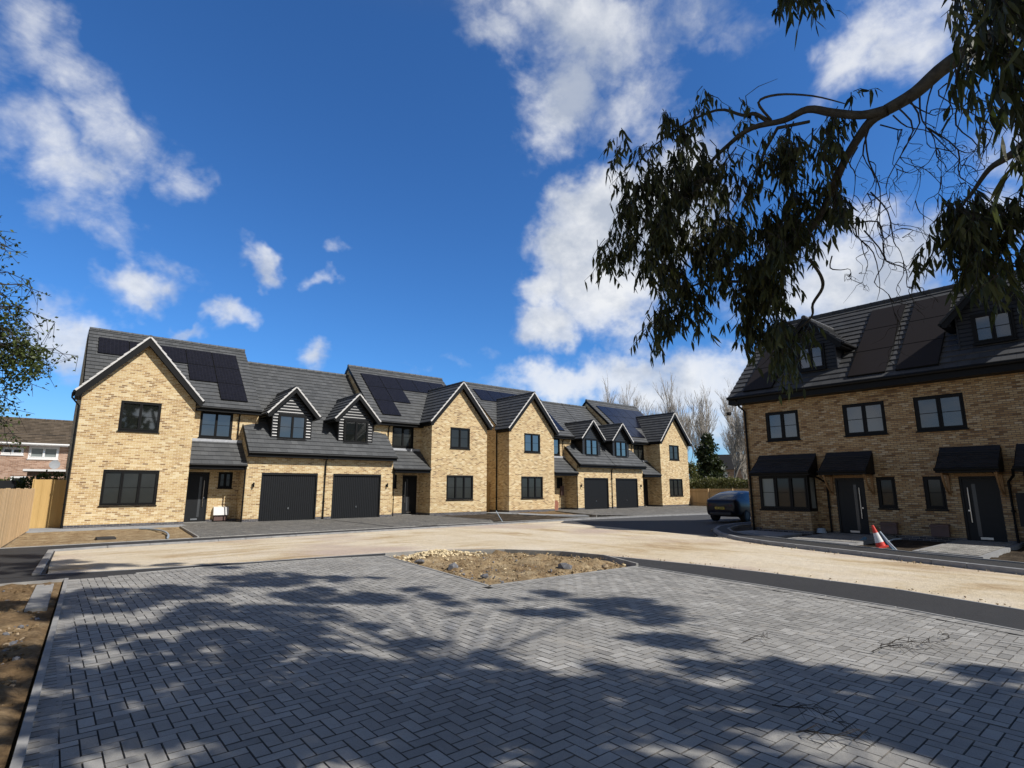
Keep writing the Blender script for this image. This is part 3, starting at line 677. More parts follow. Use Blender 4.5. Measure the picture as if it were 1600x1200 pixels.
kerb(KA, .11, -.1, .035, 'conc_d'); kerb([(-3, 20.72)]+KA2, .05, -.1, .03, 'conc')
kerb([(.1, 14.02), (.34, 19.1)], .13, -.1, .05, 'conc'); kerb(FAR[1:], .05, -.1, .012, 'conc_d')
kerb([(-6, 12.9), (.44, 12.92)], -.05, -.1, .04, 'conc')
kerb([(-.22, .0), (.03, 4.62), (.43, 12.88)], -.055, -.1, .05, 'conc')
kerb([(9.55, 7.5), (9.25, 4.61), (8.98, 2.74), (8.6, 1.4), (8.05, -.4), (7.2, -3)], .05, -.1, .022, 'conc')
kerb([(6.42, 12.5), (5.83, 7.62), (9.55, 7.5)], -.05, -.1, .024, 'conc'); kerb([(9.55, 7.5), (10.15, 8.9), (9.95, 10.1), (9.15, 11.35), (8.1, 12.1), (7.2, 12.45), (6.42, 12.5)], -.05, -.1, .07, 'conc')
kerb([(1.5, 13.05), (2.5, 13.15), (3.7, 13.0), (4.9, 12.9), (6.42, 12.45)], .05, -.1, .02, 'conc')
# soil areas
struct(relief('soil_verge', [(-6, -2), (-.24, -2), (-.23, 0), (.0, 4.62), (.40, 12.87), (-6, 12.87)], -.01, 'soil', .11, .07, 2.2, 5, .1))
bed_poly = [(6.40, 12.44), (5.88, 7.67), (9.5, 7.56), (10.08, 8.9), (9.88, 10.05), (9.1, 11.28), (8.1, 12.03), (7.2, 12.38)]
struct(relief('soil_bed', bed_poly, -.035, 'bedsoil', .2, .075, 1.5, 9, .3))
struct(relief('soil_verge', [(-1, 21.0), (3.98, 21.0), (4.5, 27.3), (4.9, 27.95), (-.9, 28.1)], -.02, 'bedsoil', .07, .2, 1.1, 15, .3))
struct(relief('soil_verge', [(17.25, 22.4), (22.9, 21.3), (23.4, 27.8), (17.8, 28.9)], -.02, 'darksoil', .12, .2, 1.1, 25, .3))
struct(relief('soil_verge', [(23.4, 24.9), (24.8, 22.9), (27.4, 28.2), (27.9, 28.9), (23.7, 28.9)], -.02, 'soil', .12, .2, 1.1, 35, .3))
struct(relief('soil_verge', CI[2:]+[(20.8, -8), (20.8, 10.81), (28, 10.81), (28, 12.0)], .0, 'darksoil', .08, .22, 1.4, 45, .4))
# block paving as real blocks in herringbone
def paving(name, poly, m, z=.012, x0=0., y0=0., holes=(), w=.1, lod=True, kind='structure'):
    mb = MB(); xs = [p[0] for p in poly]; ys = [p[1] for p in poly]
    i0, i1 = int((min(xs)-x0)/w)-1, int((max(xs)-x0)/w)+2; j0, j1 = int((min(ys)-y0)/w)-1, int((max(ys)-y0)/w)+2
    rnd = random.Random(hash(name) & 0 or 11)
    def ok(x, y): return inside(poly, x, y) and not any(inside(h, x, y) for h in holes)
    def block(ax, ay, bx, by_):
        g = .0018; bv = .0036; ax += g; ay += g; bx -= g; by_ -= g; dz = rnd.uniform(-.0012, .0012); t = min(1, max(0, rnd.gauss(.5, .17)))
        tx, ty = rnd.uniform(-.0012, .0012), rnd.uniform(-.0012, .0012)
        zt = z+dz; zl = zt-.009
        a = [(ax, ay, zl), (bx, ay, zl), (bx, by_, zl), (ax, by_, zl)]; c = [(ax+bv, ay+bv, zt-tx-ty), (bx-bv, ay+bv, zt+tx-ty), (bx-bv, by_-bv, zt+tx+ty), (ax+bv, by_-bv, zt-tx+ty)]
        i = len(mb.v); mb.v += [Vector(q) for q in a+c]
        for q in ((4, 5, 6, 7), (0, 1, 5, 4), (1, 2, 6, 5), (2, 3, 7, 6), (3, 0, 4, 7)): mb.f.append(tuple(i+k for k in q)); mb.m.append(0); mb.tone[len(mb.f)-1] = t if q[0] == 4 else -1.
    for i in range(i0, i1):
        for j in range(j0, j1):
            k = (i-j) % 4; x, y = x0+i*w, y0+j*w
            if k == 0:
                A, B = ok(x+w/2, y+w/2), ok(x+1.5*w, y+w/2)
                if A and B: block(x, y, x+2*w, y+w)
                elif A: block(x, y, x+w, y+w)
                elif B: block(x+w, y, x+2*w, y+w)
            elif k == 3:
                A, B = ok(x+w/2, y+w/2), ok(x+w/2, y+1.5*w)
                if A and B: block(x, y, x+w, y+2*w)
                elif A: block(x, y, x+w, y+w)
                elif B: block(x, y+w, x+w, y+2*w)
    return mb
SZ = [-.0045]
def soldier(mb, a, b, side, ln=.2, w=.1, z=.0165):
    SZ[0] += .0009; z += SZ[0]
    a, b = Vector((*a, 0)), Vector((*b, 0)); t = (b-a).normalized(); a = a-t*.09; b = b+t*.09; n = int((b-a).length/w); nn = Vector((-t.y, t.x, 0))*side; rnd = random.Random(5)
    for k in range(n):
        p = a+t*(k*w+.002); q = a+t*((k+1)*w-.002); e = .006; tn = min(1, max(0, rnd.gauss(.45, .2)))
        A = [p, q, q+nn*ln, p+nn*ln]; B = [p+t*e+nn*e, q-t*e+nn*e, q-t*e+nn*(ln-e), p+t*e+nn*(ln-e)]; i = len(mb.v)
        mb.v += [Vector((v.x, v.y, z-.005)) for v in A]+[Vector((v.x, v.y, z)) for v in B]
        for f in ((4, 5, 6, 7), (0, 1, 5, 4), (1, 2, 6, 5), (2, 3, 7, 6), (3, 0, 4, 7)): mb.f.append(tuple(i+j for j in f)); mb.m.append(0); mb.tone[len(mb.f)-1] = tn if f[0] == 4 else -1.
pav = [(-.12, -.0), (.14, 4.6), (.55, 12.85), (1.5, 13.03), (2.5, 13.13), (3.7, 12.98), (4.9, 12.88), (6.2, 12.5), (5.62, 7.42), (9.35, 7.28), (9.03, 4.61), (8.76, 2.74), (8.38, 1.4), (7.9, -.2), (7.6, -1)]
mb = paving('block_paving', pav, 'block', x0=.25)
soldier(mb, (.035, 4.62), (.44, 12.88), -1); soldier(mb, (-.21, .02), (.022, 4.50), -1)
for a, b in (((6.37, 12.45), (5.78, 7.6)), ((5.85, 7.56), (9.45, 7.45))): soldier(mb, a, b, -1)
for a, b in (((9.5, 7.45), (9.22, 4.61)), ((9.22, 4.61), (8.95, 2.74)), ((8.95, 2.74), (8.57, 1.4)), ((8.57, 1.4), (8.02, -.4))): soldier(mb, a, b, -1)
struct(mb.build('block_paving', 'block', fix=False))
struct(sheet('paving_joint', [(-.22, -.9), (-.2, 0), (.05, 4.62), (.45, 12.9), (1.5, 13.08), (2.5, 13.18), (3.7, 13.03), (4.9, 12.93), (6.42, 12.5), (5.83, 7.57), (9.55, 7.45), (9.25, 4.61), (8.98, 2.74), (8.6, 1.4), (8.05, -.4), (7.8, -.9)], .004, 'joint'))
for nm, poly in (('driveway', [(4.05, 21.0), (16.4, 21.2), (17.25, 22.4), (17.6, 28.85), (17.6, 30.2), (15.2, 30.2), (15.2, 29), (7.3, 29), (7.3, 30.2), (4.9, 30.2), (4.9, 28.9), (4.55, 27.3)]),
                 ('driveway', [(25.0, 22.4), (26.9, 20.9), (30, 20.3), (33, 19.95), (45, 18.5), (50, 22), (45.5, 28.85), (41, 28.85), (41, 30.2), (38.3, 30.2), (38.3, 29), (30.4, 29), (30.4, 30.2), (28, 30.2), (27.6, 28.6)])):
    mb = paving(nm, poly, 'block_b', z=.03, w=.2 if poly[0][0] > 20 else .1)
    struct(mb.build(nm, 'block_b', fix=False)); struct(sheet('driveway_joint', poly, .022, 'joint'))
kerb([(4.05, 21.0), (4.55, 27.35)], .06, -.1, .06, 'conc'); kerb([(25.0, 22.4), (27.6, 28.6)], -.05, -.1, .05, 'conc'); kerb([(17.2, 22.4), (17.6, 28.85)], .05, -.1, .05, 'conc_d')
struct(sheet('driveway_channel', [(11.2, 21.3), (11.32, 21.3), (11.3, 28.9), (11.18, 28.9)], .036, 'tarmac'))
def slabbox(name, poly, z0, z1, m):
    mb = MB(); mb.prism([(x, y, z0) for x, y in poly], (0, 0, z1-z0)); return mb.build(name, m)
struct(slabbox('path_slab', [(-.75, 27.95), (4.85, 27.95), (4.85, 28.85), (.66, 28.85), (.66, 29.9), (-.75, 29.9)], -.08, .035, 'slab'))
struct(slabbox('path_slab', [(22.6, 24.3), (24.4, 22.4), (24.9, 23.2), (23.7, 25.2), (23.6, 29.8), (22.1, 29.8)], -.08, .03, 'slab'))
mb = paving('front_path', [(17.5, 6.15), (20.75, 6.15), (20.75, 7.95), (17.55, 7.95)], 'block', z=.105); struct(mb.build('front_path', 'block', fix=False))
struct(slabbox('path_slab', [(16.95, 6.1), (20.78, 6.1), (20.78, 8.0), (17.45, 8.0)], -.08, .094, 'conc_d'))
struct(slabbox('path_slab', [(16.05, 3.1), (20.78, 3.1), (20.78, 4.5), (16.35, 4.5)], -.08, .094, 'conc_d'))
mb = paving('front_path', [(16.2, 3.2), (20.75, 3.2), (20.75, 4.4), (16.5, 4.4)], 'block', z=.105); struct(mb.build('front_path', 'block', fix=False))
struct(slabbox('path_slab', [(17.95, 8.5), (19.7, 8.5), (19.9, 10.3), (18.9, 10.4)], -.05, .09, 'slab'))

# rubble in the bed: a few large lumps are things, the small ones one mass
def lump(mb, c, r, rnd, m=0):
    bm = bmesh.new(); bmesh.ops.create_icosphere(bm, subdivisions=1, radius=1)
    s = Vector((rnd.uniform(.7, 1.4), rnd.uniform(.6, 1.2), rnd.uniform(.45, .9))); rot = Matrix.Rotation(rnd.uniform(0, 6), 3, 'Z') @ Matrix.Rotation(rnd.uniform(-.5, .5), 3, 'X')
    i = len(mb.v)
    for v in bm.verts:
        p = v.co*(1+rnd.uniform(-.22, .22)); p = Vector((p.x*s.x, p.y*s.y, p.z*s.z)); mb.v.append(Vector(c)+rot @ p*r)
    for f in bm.faces: mb.f.append(tuple(i+v.index for v in f.verts)); mb.m.append(m)
    bm.free()
M['stone_b'] = plain('pale stone', (.33, .25, .16), .95, .2, var=.3, scale=12, bmp=.4)
M['stone_g'] = plain('grey rubble', (.17, .17, .18), .95, .2, var=.4, scale=12, bmp=.4)
M['stone_y'] = plain('yellow rubble', (.66, .54, .34), .95, .2, var=.25, scale=12, bmp=.4)
rnd = random.Random(3); mb = MB()
for _ in range(1500):
    x, y = rnd.uniform(5.9, 10), rnd.uniform(7.6, 12.4)
    if not inside(bed_poly, x, y): continue
    near = (y < 9.3 and x < 8.3)
    m = 1 if (near and rnd.random() < .35) else (2 if y > 10.8 and x < 8.4 and rnd.random() < .6 else rnd.choice((0, 0, 0, 0, 1, 2)))
    lump(mb, (x, y, .0+rnd.uniform(0, .03)), rnd.choice((.008, .01, .012, .016, .02, .03)), rnd, m if rnd.random() < .45 else 3)
for _ in range(330):  # heap of pale hardcore at the back left
    a = rnd.gauss(0, 1); x, y = 7.3+rnd.gauss(0, .55), 11.55+rnd.gauss(0, .22)
    if inside(bed_poly, x, y): lump(mb, (x, y, max(0, .13*math.exp(-((x-7.3)**2/.5+(y-11.6)**2/.1))+rnd.uniform(-.01, .03))), rnd.uniform(.02, .045), rnd, 2)
tag(mb.build('rubble', ['stone_b', 'stone_g', 'stone_y', 'bedsoil']), 'loose stones and broken hardcore scattered over the unfinished planting bed', 'rubble', kind='stuff')
for (px, py, r, m, lab) in ((882, 890, .13, 'stone_g', 'pale upright lump of concrete near the right corner of the soil bed'), (655, 881, .10, 'stone_g', 'dark rubble lump furthest left along the near edge of the soil bed'),
        (708, 891, .11, 'stone_g', 'bluish grey rubble lump midway along the near left edge of the soil bed'), (757, 905, .09, 'stone_g', 'dark rubble lump by the front corner of the soil bed'), (945, 889, .08, 'stone_b', 'small pale stone closest to the right tip of the soil bed')):
    mb = MB(); g = ground(px, py); lump(mb, (g.x, g.y, .05), r, random.Random(px), 0); tag(mb.build('rubble_lump', m), lab, 'stone')
mb = MB()
for _ in range(2600):
    y = rnd.uniform(3, 12.7); x = rnd.uniform(-3.0, -.1+.04*(y-4)) if rnd.random() < .5 else rnd.uniform(-1., -.1+.045*(y-4.6))
    lump(mb, (x, y, -.0), rnd.choice((.008, .012, .018, .028, .04)), rnd, rnd.choice((2, 2, 2, 2, 2, 0, 1)))
tag(mb.build('soil_clods', ['stone_b', 'stone_g', 'soil']), 'loose clods and stones in the brown soil left of the paving', 'clods', kind='stuff')
mb = MB()
for _ in range(420):   # crumbs of sand and stone along the kerb and path edges
    k = rnd.random()
    if k < .5:
        i = rnd.randrange(4, len(CK)-2); t = rnd.random(); x = CK[i][0]*(1-t)+CK[i+1][0]*t-rnd.uniform(.02, .35); y = CK[i][1]*(1-t)+CK[i+1][1]*t
    else:
        i = rnd.randrange(5, len(FAR)-2); t = rnd.random(); x = FAR[i][0]*(1-t)+FAR[i+1][0]*t+rnd.uniform(.06, .4); y = FAR[i][1]*(1-t)+FAR[i+1][1]*t+rnd.uniform(0, .1)
    lump(mb, (x, y, -.0), rnd.choice((.006, .009, .013, .02)), rnd, rnd.choice((0, 0, 2)))
tag(mb.build('road_crumbs', ['stone_b', 'stone_g', 'stone_y']), 'crumbs of stone and sand lying along the road edges', 'gravel', kind='stuff')
mb = MB(); mb.hexa([(-.04, 9.95, -.04), (.19, 9.93, -.04), (.28, 12.3, -.04), (.06, 12.3, -.04), (-.04, 9.95, .05), (.19, 9.93, .05), (.28, 12.3, .05), (.06, 12.3, .05)])
tag(mb.build('concrete_edging', 'conc'), 'loose pale concrete edging stone lying on the brown soil beside the paving', 'kerb stone')
g = ground(165, 842); mb = MB(); mb.box((g.x-.25, g.y-.4, -.02), (g.x+.25, g.y+.4, .05)); tag(mb.build('manhole_cover', 'tarmac'), 'dark square inspection cover in the sandy soil before the left most house', 'cover')

# ------------------------------------------------------------------ fences
def boards(mb, p0, p1, z0, z1, w=.125, rnd=random.Random(2), th=.02):
    a, b = Vector((*p0, 0)), Vector((*p1, 0)); L = (b-a).length; n = max(1, int(L/w)); t = (b-a)/L; nn = Vector((-t.y, t.x, 0))
    for k in range(n):
        p = a+t*(k*L/n); q = a+t*((k+1)*L/n+.012); h = z1+rnd.uniform(-.008, .008); o = nn*(.008*(k % 2)+rnd.uniform(0, .004)); e = nn*th
        mb.hexa([(*(p+o).xy, z0), (*(q+o*.5+e*.3).xy, z0), (*(q+e).xy, z0), (*(p+e).xy, z0), (*(p+o).xy, h), (*(q+o*.5+e*.3).xy, h), (*(q+e).xy, h), (*(p+e).xy, h)])
def fence(name, p0, p1, h, label, m='timber', post=2.4, side=1, cat='fence', rail=True):
    t = thing(name, label, cat, (*p0, 0)); mb = MB(); boards(mb, p0, p1, .03, h); mb.build('board_panel', m, t)
    a, b = Vector((*p0, 0)), Vector((*p1, 0)); L = (b-a).length; n = max(1, round(L/post)); d = (b-a)/L; nn = Vector((-d.y, d.x, 0))*side
    for k in range(n+1):
        p = a+d*(L*k/n)+nn*.08; q = MB(); q.box((p.x-.05, p.y-.05, -.1), (p.x+.05, p.y+.05, h+.02)); q.build('post', m, t)
    q = MB(); q.tube([(*(a+nn*.04).xy, h*.85), (*(b+nn*.04).xy, h*.85)], .03, 4); q.tube([(*(a+nn*.04).xy, h*.2), (*(b+nn*.04).xy, h*.2)], .03, 4); q.build('rail', m, t)
    return t
fence('timber_fence', (-1.3, 11), (-.34, 28.7), 1.6, 'long weathered timber fence running along the left edge of the plot', side=1)
fence('timber_gate', (-.42, 29.95), (.67, 29.95), 1.97, 'new golden timber gate closing the gap left of the left most house', 'timber_new', 1.1, cat='gate')
fence('timber_gate', (21.86, 31.0), (23.7, 31.0), 1.95, 'new timber gate deep in the narrow gap between the two middle gables', 'timber_new', 1.9, cat='gate')
fence('timber_fence', (45.2, 29.5), (45.6, 9), 1.52, 'timber garden fence beyond the parked car under the hedge', 'timber', 2.4, side=-1)

# ------------------------------------------------------------------ small things by the houses
def bez(p0, p1, p2, n=12): return [Vector(p0)*(1-t)**2+Vector(p1)*2*t*(1-t)+Vector(p2)*t*t for t in [i/n for i in range(n+1)]]
mb = MB(); a, b = ground(218, 828), ground(262, 843); mb.tube(bez((a.x, a.y, .05), (a.x+.9, a.y-1.2, .05), (b.x, b.y, .06)), .035, 8)
tag(mb.build('water_hose', 'hosew'), 'pale blue pipe curving over the sandy soil before the left most house', 'pipe')
mb = MB(); a = ground(786, 815); mb.tube([(a.x, a.y, -.05), (a.x-.05, a.y+.25, .25), (a.x-.12, a.y+.4, .5)], .018, 8)
tag(mb.build('service_pipe', 'hosew'), 'thin pale pipe standing out of the dark soil before the narrow gap', 'pipe')
t = thing('traffic_cone', 'tilted red and white traffic cone by the kerb of the brick terrace', 'cone', (16.75, 5.45, .1))
M['red'] = plain('cone red', (.62, .045, .03), .5, .4, var=.15); M['cwhite'] = plain('cone white', (.72, .72, .72), .35, .5, var=.08)
ax = Vector((-.06, .24, .95)).normalized(); base = Vector((16.6, 5.22, .1))
def coneseg(nm, h0, h1, m):
    q = MB(); r = lambda h: .095*(1-h/.74)+.022; q.tube([base+ax*h0*.8, base+ax*h1*.8], [r(h0), r(h1)], 20); q.build(nm, m, t, smooth=False)
for nm, h0, h1, m in (('cone_body', .03, .16, 'red'), ('reflective_band', .16, .46, 'cwhite'), ('cone_tip', .46, .70, 'red')): coneseg(nm, h0, h1, m)
q = MB(); e1 = ax.orthogonal().normalized(); e2 = ax.cross(e1); P = []
for zz in (-.02, .03):
    for sx, sy in ((-1, -1), (1, -1), (1, 1), (-1, 1)): P.append(base+ax*zz+e1*sx*.12+e2*sy*.12)
q.hexa([tuple(p) for p in P]); q.build('cone_base', 'red', t)
for (p0, p1, r, m, lab, nm) in ((( 1375, 831, .55, 16.9), (1403, 862, .1, 16.7), .022, 'hosew', 'pale grey duct leaning beside the red and white cone', 'duct_pipe'), ((1380, 838, .4, 17.0), (1399, 863, .1, 16.75), .03, 'hose', 'dark blue duct leaning beside the red and white cone', 'duct_pipe'),
        ((1352, 841, .35, 18.6), (1338, 856, .12, 18.0), .05, 'hose', 'short blue duct stub between the paved path and the cone', 'duct_pipe'), ((1408, 842, .35, 18.5), (1388, 846, .3, 18.0), .02, 'hosew', 'thin white conduit end lying behind the cone', 'conduit')):
    def onx(px, py, X): d = ray(px, py); return EYEP+d*(X/d.x)
    a, b = onx(*p0[:2], p0[3]), onx(*p1[:2], p1[3]); mb = MB(); mb.tube([a, a.lerp(b, .5)+Vector((0, .03, .02)), b], r, 8); tag(mb.build(nm, m), lab, 'pipe')
mb = MB(); mb.tube([(20.4, 8.15, .1), (20.4, 8.15, .25)], [.16, .12], 12); tag(mb.build('plastic_bucket', 'hosew'), 'small pale tub on the ground beside the bay of the terrace', 'tub')
mb = MB(); mb.box((20.5, 2.75, .55), (20.78, 3.05, 1.45)); tag(mb.build('meter_cupboard', 'anthracite'), 'dark cupboard on the wall right of the second terrace door', 'cupboard')
mb = MB(); mb.tube([(20.6, 2.95, .05), (20.65, 2.98, .62)], .03, 8); tag(mb.build('conduit', 'conc'), 'pale upright conduit under the dark cupboard right of the second terrace door', 'pipe')
# fallen twigs on the paving
def twig(p, L, ang, label, n=5, seed=1):
    r = random.Random(seed); mb = MB(); x, y = p; 
    main = [(x+L*t*math.cos(ang)+r.uniform(-.02, .02), y+L*t*math.sin(ang)+r.uniform(-.03, .03), .03+.05*math.sin(PI*t)*r.uniform(.5, 1.3)) for t in [i/6 for i in range(7)]]
    mb.tube(main, [.005-.0006*i for i in range(7)], 5)
    for k in range(n):
        q = main[r.randrange(1, 6)]; a2 = ang+r.choice((-1, 1))*r.uniform(.4, 1.1); l2 = L*r.uniform(.25, .6)
        mb.tube([q, (q[0]+l2*.5*math.cos(a2), q[1]+l2*.5*math.sin(a2), q[2]+.03), (q[0]+l2*math.cos(a2+.2), q[1]+l2*math.sin(a2+.2), .02)], [.0028, .002, .001], 4)
    tag(mb.build('fallen_twig', 'twig'), label, 'twig')
for i, (px, py, L, ang, n, lab) in enumerate(((1162, 1008, .35, -.5, 4, 'small bare twig alone on the sunlit paving, right of centre'), (1372, 1012, .62, -.75, 10, 'tangle of bare twigs on sunlit paving at right, upper of the pair'), (1365, 1024, .5, -.6, 9, 'tangle of bare twigs on sunlit paving at right, lower of the pair'),
        (1210, 1110, .5, -1.6, 10, 'bare twig in the shade on the paving near the bottom right'), (1240, 1150, .45, -1.2, 9, 'bare twig on the paving at the bottom edge, right of centre'), (1480, 1005, .25, .3, 2, 'thin stick on the sunlit paving near the tarmac edge'))):
    g = ground(px, py); twig((g.x, g.y), L, ang, lab, n, i+3)

# ------------------------------------------------------------------ car
def car():
    t = thing('parked_car', 'dark blue hatchback parked beyond the end of the terrace, seen from behind', 'car', (27, 14.1, 0))
    L, Wd = 4.35, .87; xr = 24.75; yc = 14.35
    # stations along the car: x, half width at sill, belt half width, roof half width, z belt, z top
    mbp = plain('dark blue car paint', (.003, .005, .015), .35, .35, var=.05); mbp.node_tree.nodes['Principled BSDF'].inputs['Coat Weight'].default_value = .25; M['car'] = mbp
    M['cglass'] = glass('car glass', (.03, .035, .045), 1.5, .08, 0); M['tyre'] = plain('tyre', (.018, .018, .018), .8); M['rim'] = plain('wheel rim', (.04, .04, .045), .5, metal=.3)
    M['lamp'] = plain('tail lamp', (.16, .008, .008), .2); M['plate'] = plain('yellow plate', (.62, .46, .05), .4, var=.05); M['black_t'] = plain('black trim', (.02, .02, .022), .5)
    prof = [(.0, .45, .62, .80, .84), (.05, .30, .70, .95, .97), (.20, .25, .78, .99, 1.03), (.50, .22, .82, .98, 1.19), (.95, .2, .85, .96, 1.34), (1.5, .2, .86, .93, 1.385), (2.0, .2, .86, .92, 1.40), (2.6, .2, .86, .90, 1.33), (3.1, .22, .85, .88, 1.05), (3.4, .24, .84, .86, .90), (3.9, .28, .78, .72, .75), (4.25, .35, .62, .58, .6), (4.35, .42, .5, .5, .52)]
    bm = bmesh.new(); rows = []
    for (x, zb, hw, zbelt, zt) in prof:
        rw = hw*(.72 if zt-zbelt > .12 else .9)
        half = [(hw*.86, zb), (hw*.97, zb+.08), (hw*1.0, zb+(zbelt-zb)*.5), (hw*.985, zb+(zbelt-zb)*.85), (hw*.93, zbelt), (rw+(hw*.93-rw)*.3, zbelt+(zt-zbelt)*.7), (rw*.85, zbelt+(zt-zbelt)*.95), (rw*.45, zt)]
        ring = [(-y, z) for y, z in half]+[(0, zt+.008)]+[(y, z) for y, z in reversed(half)]
        rows.append([bm.verts.new((xr+x-27, y*1.06+yc-14.1, z*1.05)) for y, z in ring])
    for a, b in zip(rows, rows[1:]):
        for i in range(len(a)-1): bm.faces.new((a[i], a[i+1], b[i+1], b[i]))
        bm.faces.new((a[-1], a[0], b[0], b[-1]))
    bm.faces.new(rows[0]); bm.faces.new(rows[-1][::-1])
    bmesh.ops.recalc_face_normals(bm, faces=bm.faces); me = D.meshes.new('body'); bm.to_mesh(me); bm.free(); me.materials.append(M['car']); me.materials.append(M['cglass']); me.materials.append(M['black_t'])
    for p in me.polygons:
        c = p.center; x = c.x+27-xr; p.use_smooth = True
        if c.z < .36: p.material_index = 2
        if .95 < x < 3.0 and abs(c.y-.25) > .6 and c.z > 1.0 and abs(p.normal.y) > .5: p.material_index = 1
        if .2 < x < 1.0 and c.z > 1.06 and abs(c.y-.25) < .64: p.material_index = 1
        if 2.55 < x < 3.2 and c.z > .97 and abs(c.y-.25) < .64: p.material_index = 1
    o = D.objects.new('body', me); COL.objects.link(o); o.parent = t
    s = o.modifiers.new('s', 'SUBSURF'); s.levels = s.render_levels = 2
    for x in (.86, 3.45):
        for sy in (-1, 1):
            w = MB(); cx, cy = xr+x, yc+sy*.76; w.tube([(cx, cy-.125, .31), (cx, cy-.09, .31), (cx, cy+.09, .31), (cx, cy+.125, .31)], [.28, .315, .315, .28], 28); wo = w.build('wheel', 'tyre', t)
            q = MB(); yo = cy+sy*.128; q.tube([(cx, yo-sy*.02, .31), (cx, yo, .31)], .17, 20); q.build('rim', 'rim', wo)
    for sy in (-1, 1):
        q = MB(); q.hexa([(xr+.01, yc+sy*.30, .77), (xr-.0, yc+sy*.58, .76), (xr+.10, yc+sy*.66, .78), (xr+.10, yc+sy*.30, .80), (xr+.02, yc+sy*.30, .82), (xr+.02, yc+sy*.58, .85), (xr+.14, yc+sy*.665, .88), (xr+.12, yc+sy*.30, .86)]); q.build('tail_light', 'lamp', t)
    q = MB(); q.box((xr-.035, yc-.24, .60), (xr-.02, yc+.24, .71)); np_ = q.build('number_plate', 'plate', t)
    q = MB()
    for k in range(7):
        if k != 4: q.box((xr-.038, yc-.19+k*.055, .628), (xr-.035, yc-.19+k*.055+.035, .682))
    q.build('plate_characters', 'black_t', np_)
    q = MB(); q.box((xr-.03, yc-.56, .30), (xr+.12, yc+.56, .47)); ob = q.build('rear_bumper', 'black_t', t); b = ob.modifiers.new('b', 'BEVEL'); b.width = .05; b.segments = 3
    q = MB(); q.box((xr+.10, yc-.55, .955), (xr+.24, yc+.55, .985)); ob = q.build('tail_spoiler', 'black_t', t)
    for sy in (-1, 1):
        q = MB(); q.box((xr+2.75, yc+sy*.9-.06, .95), (xr+2.9, yc+sy*.9+.06, 1.07)); q.build('wing_mirror', 'car', t)
car()

# ------------------------------------------------------------------ old house behind the fence, left
def old_house():
    H = thing('old_brick_house', 'older pink brick house with brown tiled roof behind the left fence', 'house', (-8, 47, 0))
    T = lambda p: Vector((p[0]*1.146, 47-p[1]*1.146, 1.6+(p[2]-1.6)*1.146))
    w = MB(T); wa = (-2.13, -1.24, 3.48, 3.86); wins = [(-2.15, -1.22, 3.44, 3.86), (-1.02, .30, 3.25, 3.95), (-6, -4.6, 3.25, 3.95), (-9, -8, 3.3, 3.9), (-6, -4.4, 1, 2.3), (-1.6, .2, 1, 2.3)]
    wall(w, -14, 1.15, -.1, 4.02, 0, wins, .08); w.face([(1.15, 0, -.1), (1.15, -7, -.1), (1.15, -7, 4.02), (1.15, 0, 4.02)]); w.face([(1.15, .2, 4.02), (1.15, -7.2, 4.02), (1.15, -3.5, 5.6)])
    w.face([(-14, 0, -.1), (-14, -7, -.1), (-14, -7, 4.02), (-14, 0, 4.02)]); w.build('wall', 'brick_old', H)
    k = .42; s = math.hypot(1, k); m = MB(T)
    courses(m, (-14.2, .35, 4.1), (1, 0, 0), 15.5, (0, -1/s, k/s), 3.9*s, (0, k/s, 1/s), gauge=.28); courses(m, (-14.2, -7.4, 4.1), (1, 0, 0), 15.5, (0, 1/s, k/s), 3.9*s, (0, -k/s, 1/s), gauge=.28)
    ridge(m, (-14.2, -3.55, 5.76), (1.3, -3.55, 5.76), .1); r = m.build('roof', 'tile_old', H)
    b = MB(T); b.box((-14.2, .32, 3.95), (1.2, .35, 4.1)); b.tube([(-14.2, .4, 4.05), (1.3, .4, 4.05)], .06, 8); b.build('gutter', 'white', r)
    down_pipe(H, T, [(.7, .4, 4.0), (.75, .05, 3.8), (.75, .05, .1)], .035)
    for i, o in enumerate(wins): window(H, T, *o, 0, 2, 'blind' if i == 1 else 'glass_dim', fr='white', bars=False, W=.07)
old_house()
mb = MB(); mb.box((-3.6, 32.2, 0), (-1.1, 34.0, 1.95)); tag(mb.build('flat_roofed_shed', 'anthracite'), 'low dark flat roofed shed showing over the left fence', 'shed')
sh = thing('lean_to_roof', 'pale edged lean-to roof in front of the older pink house', 'outbuilding', (-.2, 44.5, 0))
mb = MB(); mb.box((-1.0, 43.5, 0), (1.5, 46.5, 2.62)); mb.build('wall', 'brick_old', sh); mb = MB(); mb.box((-1.2, 43.2, 2.62), (1.7, 46.6, 2.74)); mb.build('roof', 'white', sh)
dsh = thing('satellite_dish', 'grey satellite dish on the lean-to before the pink house', 'dish', (.2, 44.2, 2.74)); mb = MB()
for k in range(5):
    pass
mb.tube([(.2, 44.25, 3.05), (.2, 44.2, 3.05), (.2, 44.12, 3.05)], [.05, .2, .27], 16); mb.build('dish', 'slab', dsh); mb = MB(); mb.tube([(.2, 44.3, 2.7), (.2, 44.25, 3.05)], .02, 6); mb.build('bracket', 'steel', dsh)

